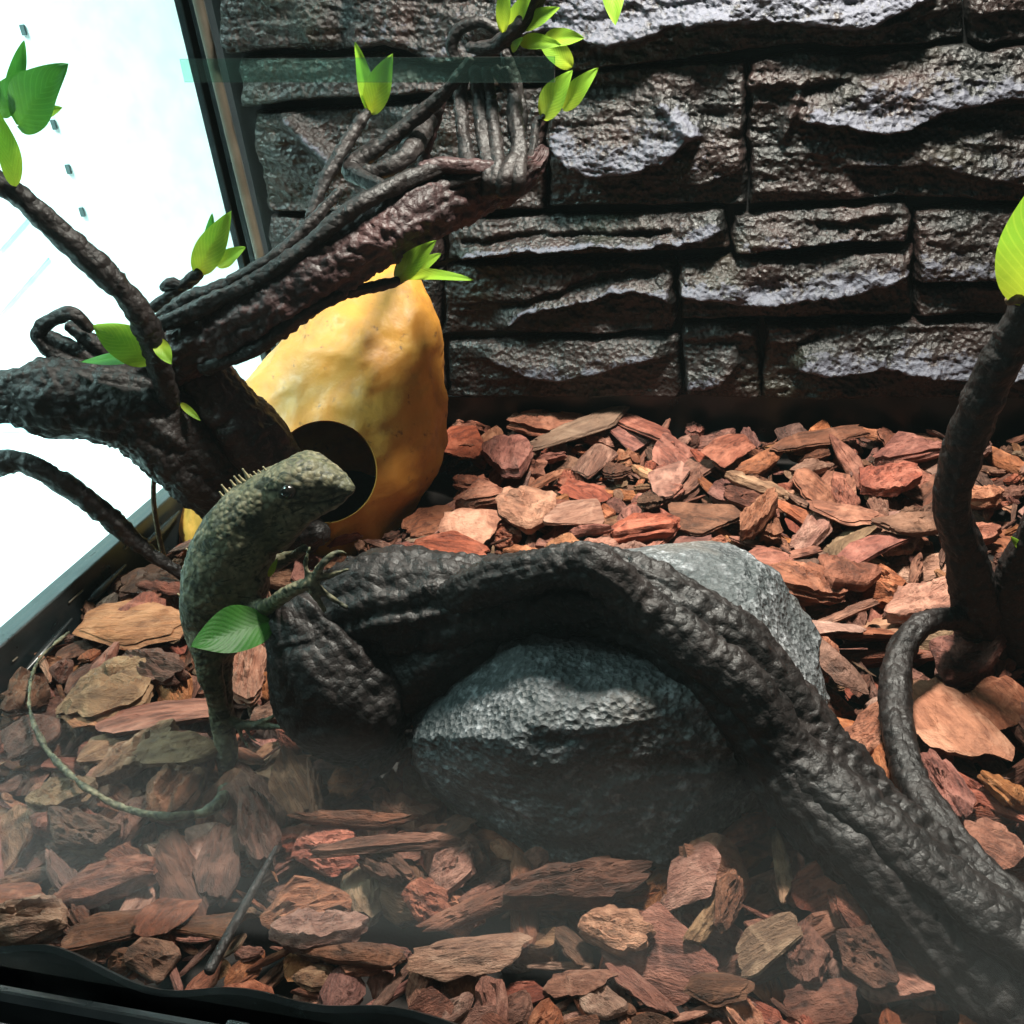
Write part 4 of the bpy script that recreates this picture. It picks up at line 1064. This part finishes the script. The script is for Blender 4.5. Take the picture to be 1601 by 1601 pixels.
# ------------------------------------------------------------------ lizard
def make_lizard():
    parts = []
    def add(pp, flat=None, step=.0012, nring=24):
        P, R = pix_path(pp)
        parts.append(tube_arrays(P, R, step, nring, None, flat))
    # trunk, neck and head
    add([(338, 1075, .243, 20), (335, 1035, .245, 30), (336, 1000, .246, 44), (343, 960, .248, 60), (352, 912, .250, 68), (364, 865, .252, 67), (386, 822, .254, 62), (414, 790, .256, 52), (445, 766, .258, 45)], .95)
    add([(420, 782, .256, 40), (450, 762, .257, 45), (478, 752, .258, 44), (505, 752, .259, 33), (530, 760, .2595, 21), (544, 764, .26, 13)], .9)
    add([(455, 742, .262, 24), (485, 728, .266, 23), (515, 738, .264, 16), (540, 757, .261, 11)])              # crown of the far side
    add([(425, 835, .255, 34), (455, 805, .255, 31), (485, 790, .256, 24), (512, 784, .257, 16), (534, 777, .259, 10)])              # jaw and throat
    add([(430, 752, .2525, 9), (455, 756, .2515, 10), (485, 758, .2535, 8), (520, 760, .2575, 7)])               # brow ridge
    # tail hanging and lying on the chips
    P1, R1 = pix_path([(336, 1020, .245, 30), (340, 1070, .243, 22), (348, 1130, .240, 19), (355, 1185, .236, 17), (354, 1225, .231, 13)])
    tail = [(342, 1256, .010, 9.5), (310, 1272, .008, 8), (250, 1275, .008, 7), (190, 1262, .008, 6), (130, 1228, .008, 5.5), (80, 1180, .008, 5), (52, 1130, .008, 4.4), (46, 1080, .008, 3.8), (62, 1030, .008, 3.2), (108, 988, .010, 2.2)]
    P2 = []
    for p in tail:
        z = .006
        for _ in range(4):
            q = on_z(p[0], p[1], z); ii, jj = int((q[0] - X0) / CELL), int((q[1] - Y0) / CELL)
            z = .5 * z + .5 * float(np.percentile(HT[max(0, ii - 4):ii + 5, max(0, jj - 4):jj + 5], 80))
        P2.append(on_z(p[0], p[1], z + .0040)); R2 = [p[3] * dist_scale(q) for p, q in zip(tail, P2)]
    parts.append(tube_arrays(P1 + P2, R1 + R2, .0015, 18))
    # near arm with a spread hand on the stump
    add([(372, 905, .248, 24), (392, 942, .244, 19), (415, 950, .238, 14), (445, 930, .232, 11), (472, 915, .231, 9), (488, 908, .231, 9)])
    for f in ([(482, 908, .231, 7), (478, 882, .232, 5.5), (484, 856, .234, 4)], [(488, 905, .231, 7), (506, 880, .232, 5.5), (528, 862, .235, 4.5), (542, 866, .235, 3)],
              [(490, 908, .231, 7), (515, 900, .232, 5.5), (545, 890, .233, 3.6)], [(488, 912, .231, 7), (512, 930, .231, 5.5), (542, 950, .231, 3.6)], [(484, 914, .231, 7), (498, 938, .230, 5.2), (508, 956, .230, 3.4)]):
        add(f, None, .0006, 12)
    # far arm
    add([(425, 880, .262, 16), (455, 870, .262, 10), (478, 858, .258, 7)])
    # hind leg and foot
    add([(322, 1000, .240, 24), (330, 1060, .236, 19), (345, 1105, .235, 12), (362, 1128, .235, 9), (398, 1134, .234, 7), (425, 1136, .234, 5)])
    for f in ([(395, 1134, .234, 5), (425, 1122, .234, 3.6), (448, 1108, .234, 2.5)], [(400, 1135, .234, 5), (432, 1136, .233, 3.6), (462, 1140, .233, 2.5)], [(385, 1136, .234, 4.5), (392, 1152, .233, 3.4), (408, 1162, .232, 2.4)], [(372, 1132, .234, 4), (378, 1152, .233, 3), (388, 1168, .232, 2)]):
        add(f, None, .0006, 12)
    V, F, n = [], [], 0
    for v, f in parts:
        V.append(v); F.append(f + n); n += len(v)
    me = mesh_from('lizard_raw', np.vstack(V), np.vstack(F))
    o = bpy.data.objects.new('raw', me); COL.objects.link(o)
    m = o.modifiers.new('r', 'REMESH'); m.mode = 'VOXEL'; m.voxel_size = 0.00062
    m2 = o.modifiers.new('s', 'SMOOTH'); m2.factor = .5; m2.iterations = 5
    bpy.context.view_layer.update()
    out = eval_mesh(o, 'body')
    bpy.data.objects.remove(o)
    n = len(out.vertices)
    V = np.empty(n * 3); out.vertices.foreach_get('co', V); V = V.reshape(-1, 3)
    N = np.empty(n * 3); out.vertices.foreach_get('normal', N); N = N.reshape(-1, 3)
    w = worley(V * 480, 91)
    pr = (V - EYE) @ CAM.T
    px = SIZE / 2 + F_PX * pr[:, 0] / pr[:, 2]; py = SIZE / 2 - F_PX * pr[:, 1] / pr[:, 2]
    facing = ((EYE - V) * N).sum(1) > 0
    def seg(pts):
        best = np.full(n, 1e9)
        for a, b in zip(pts[:-1], pts[1:]):
            a, b = np.array(a, float), np.array(b, float); ab = b - a
            t = np.clip(((px - a[0]) * ab[0] + (py - a[1]) * ab[1]) / (ab @ ab), 0, 1)
            best = np.minimum(best, np.hypot(px - a[0] - t * ab[0], py - a[1] - t * ab[1]))
        return best
    mouth = seg([(546, 772), (520, 782), (495, 786), (470, 790), (452, 788)])
    lines = np.minimum.reduce([seg(q) for q in ([(462, 764), (500, 762), (535, 766)], [(446, 778), (432, 800)], [(455, 780), (458, 805)], [(462, 776), (480, 792)], [(438, 766), (405, 768)], [(472, 772), (505, 778)], [(440, 756), (470, 750), (500, 756)])])
    eye = np.hypot((px - 450) / 1.35, py - 770)
    mark = np.where(facing, np.maximum.reduce([0.9 * np.exp(-(mouth / 2.2) ** 2), 0.75 * np.exp(-(lines / 2.6) ** 2), 0.8 * np.exp(-((eye - 9) / 3.0) ** 2)]), 0)
    attr(out, 'mark', mark)
    V = V - N * (0.0007 * np.where(facing, np.exp(-(mouth / 2.0) ** 2), 0))[:, None]
    V = V + N * (0.00042 * (0.5 - w) + 0.0006 * fbm(V * 170, 2, 92))[:, None]
    out.vertices.foreach_set('co', V.ravel())
    out.polygons.foreach_set('use_smooth', [True] * len(out.polygons))
    out.update()
    return out
def mat_lizard():
    b = MatB('lizard_skin'); co = b.coords()
    n = b.noise(b.coords(scale=(1, 1, 1.5)), 190, 5, 0.65, 1.2); sc = b.voro(co, 480); big = b.noise(co, 90, 3, .6)
    c = b.mix(b.ramp(big, [(0.40, 0.0), (0.62, 1.0)]), (0.080, 0.080, 0.044), (0.185, 0.160, 0.098))
    c = b.mix(b.ramp(n, [(0.50, 0.0), (0.58, 0.92)]), c, (0.018, 0.020, 0.012))
    c = b.mix(b.ramp(sc, [(0.35, 0.0), (0.7, 0.55)]), c, (0.035, 0.036, 0.022))
    c = b.mix(b.attr('mark'), c, (0.012, 0.013, 0.009))
    return b.set(color=c, rough=0.6, spec=.3, normal=b.bump(b.math('MULTIPLY', sc, -1.0), .7, .0008))
LZ = empty('lizard', on_z(355, 1240, .008))
tag(LZ, 'olive grey spiny-crested lizard clinging upright to the branch end, tail curled over chips', 'lizard')
lm = make_lizard(); lm.materials.clear()
M_LIZ = mat_lizard()
link('body', lm, M_LIZ, LZ)
b = MatB('eye_gloss'); b.set(color=(.006, .005, .004), rough=.15); M_EYE = b.m
b = MatB('eye_ring'); M_SPINE = mat_plastic('crest_spine_horn', (.22, .19, .11), .5)
import bmesh
E0 = on_y(450, 770, .2478)
bm = bmesh.new(); bmesh.ops.create_uvsphere(bm, u_segments=20, v_segments=14, radius=.0024)
for v in bm.verts: v.co += Vector(E0 + np.array([0, .0004, 0]))
em = bpy.data.meshes.new('eye'); bm.to_mesh(em); bm.free()
link('eye', em, M_EYE, LZ)
crest = [(355, 788), (361, 781), (367, 775), (373, 770), (379, 765), (385, 760), (391, 756), (398, 752), (405, 749), (412, 746), (419, 744), (288, 905), (287, 920), (286, 935), (300, 865), (320, 828), (335, 808)]
for i, (x, y) in enumerate(crest):
    small = i > 10
    yy_ = .2575 if not small else .251
    q = rng.uniform(.45, 1.1)
    B0 = on_y(x + 8, y + 8, yy_); T0 = on_y(x + 2 - (10 if small else 15) * q, y + 2 - (8 if small else 22) * q + rng.normal() * 2, yy_ - .001)
    V, F = tube_arrays([B0, (B0 + T0) / 2, T0], [.0014, .0009, .0001], .0006, 8)
    link('crest_spine', mesh_from('crest_spine', V, F), M_SPINE, LZ)
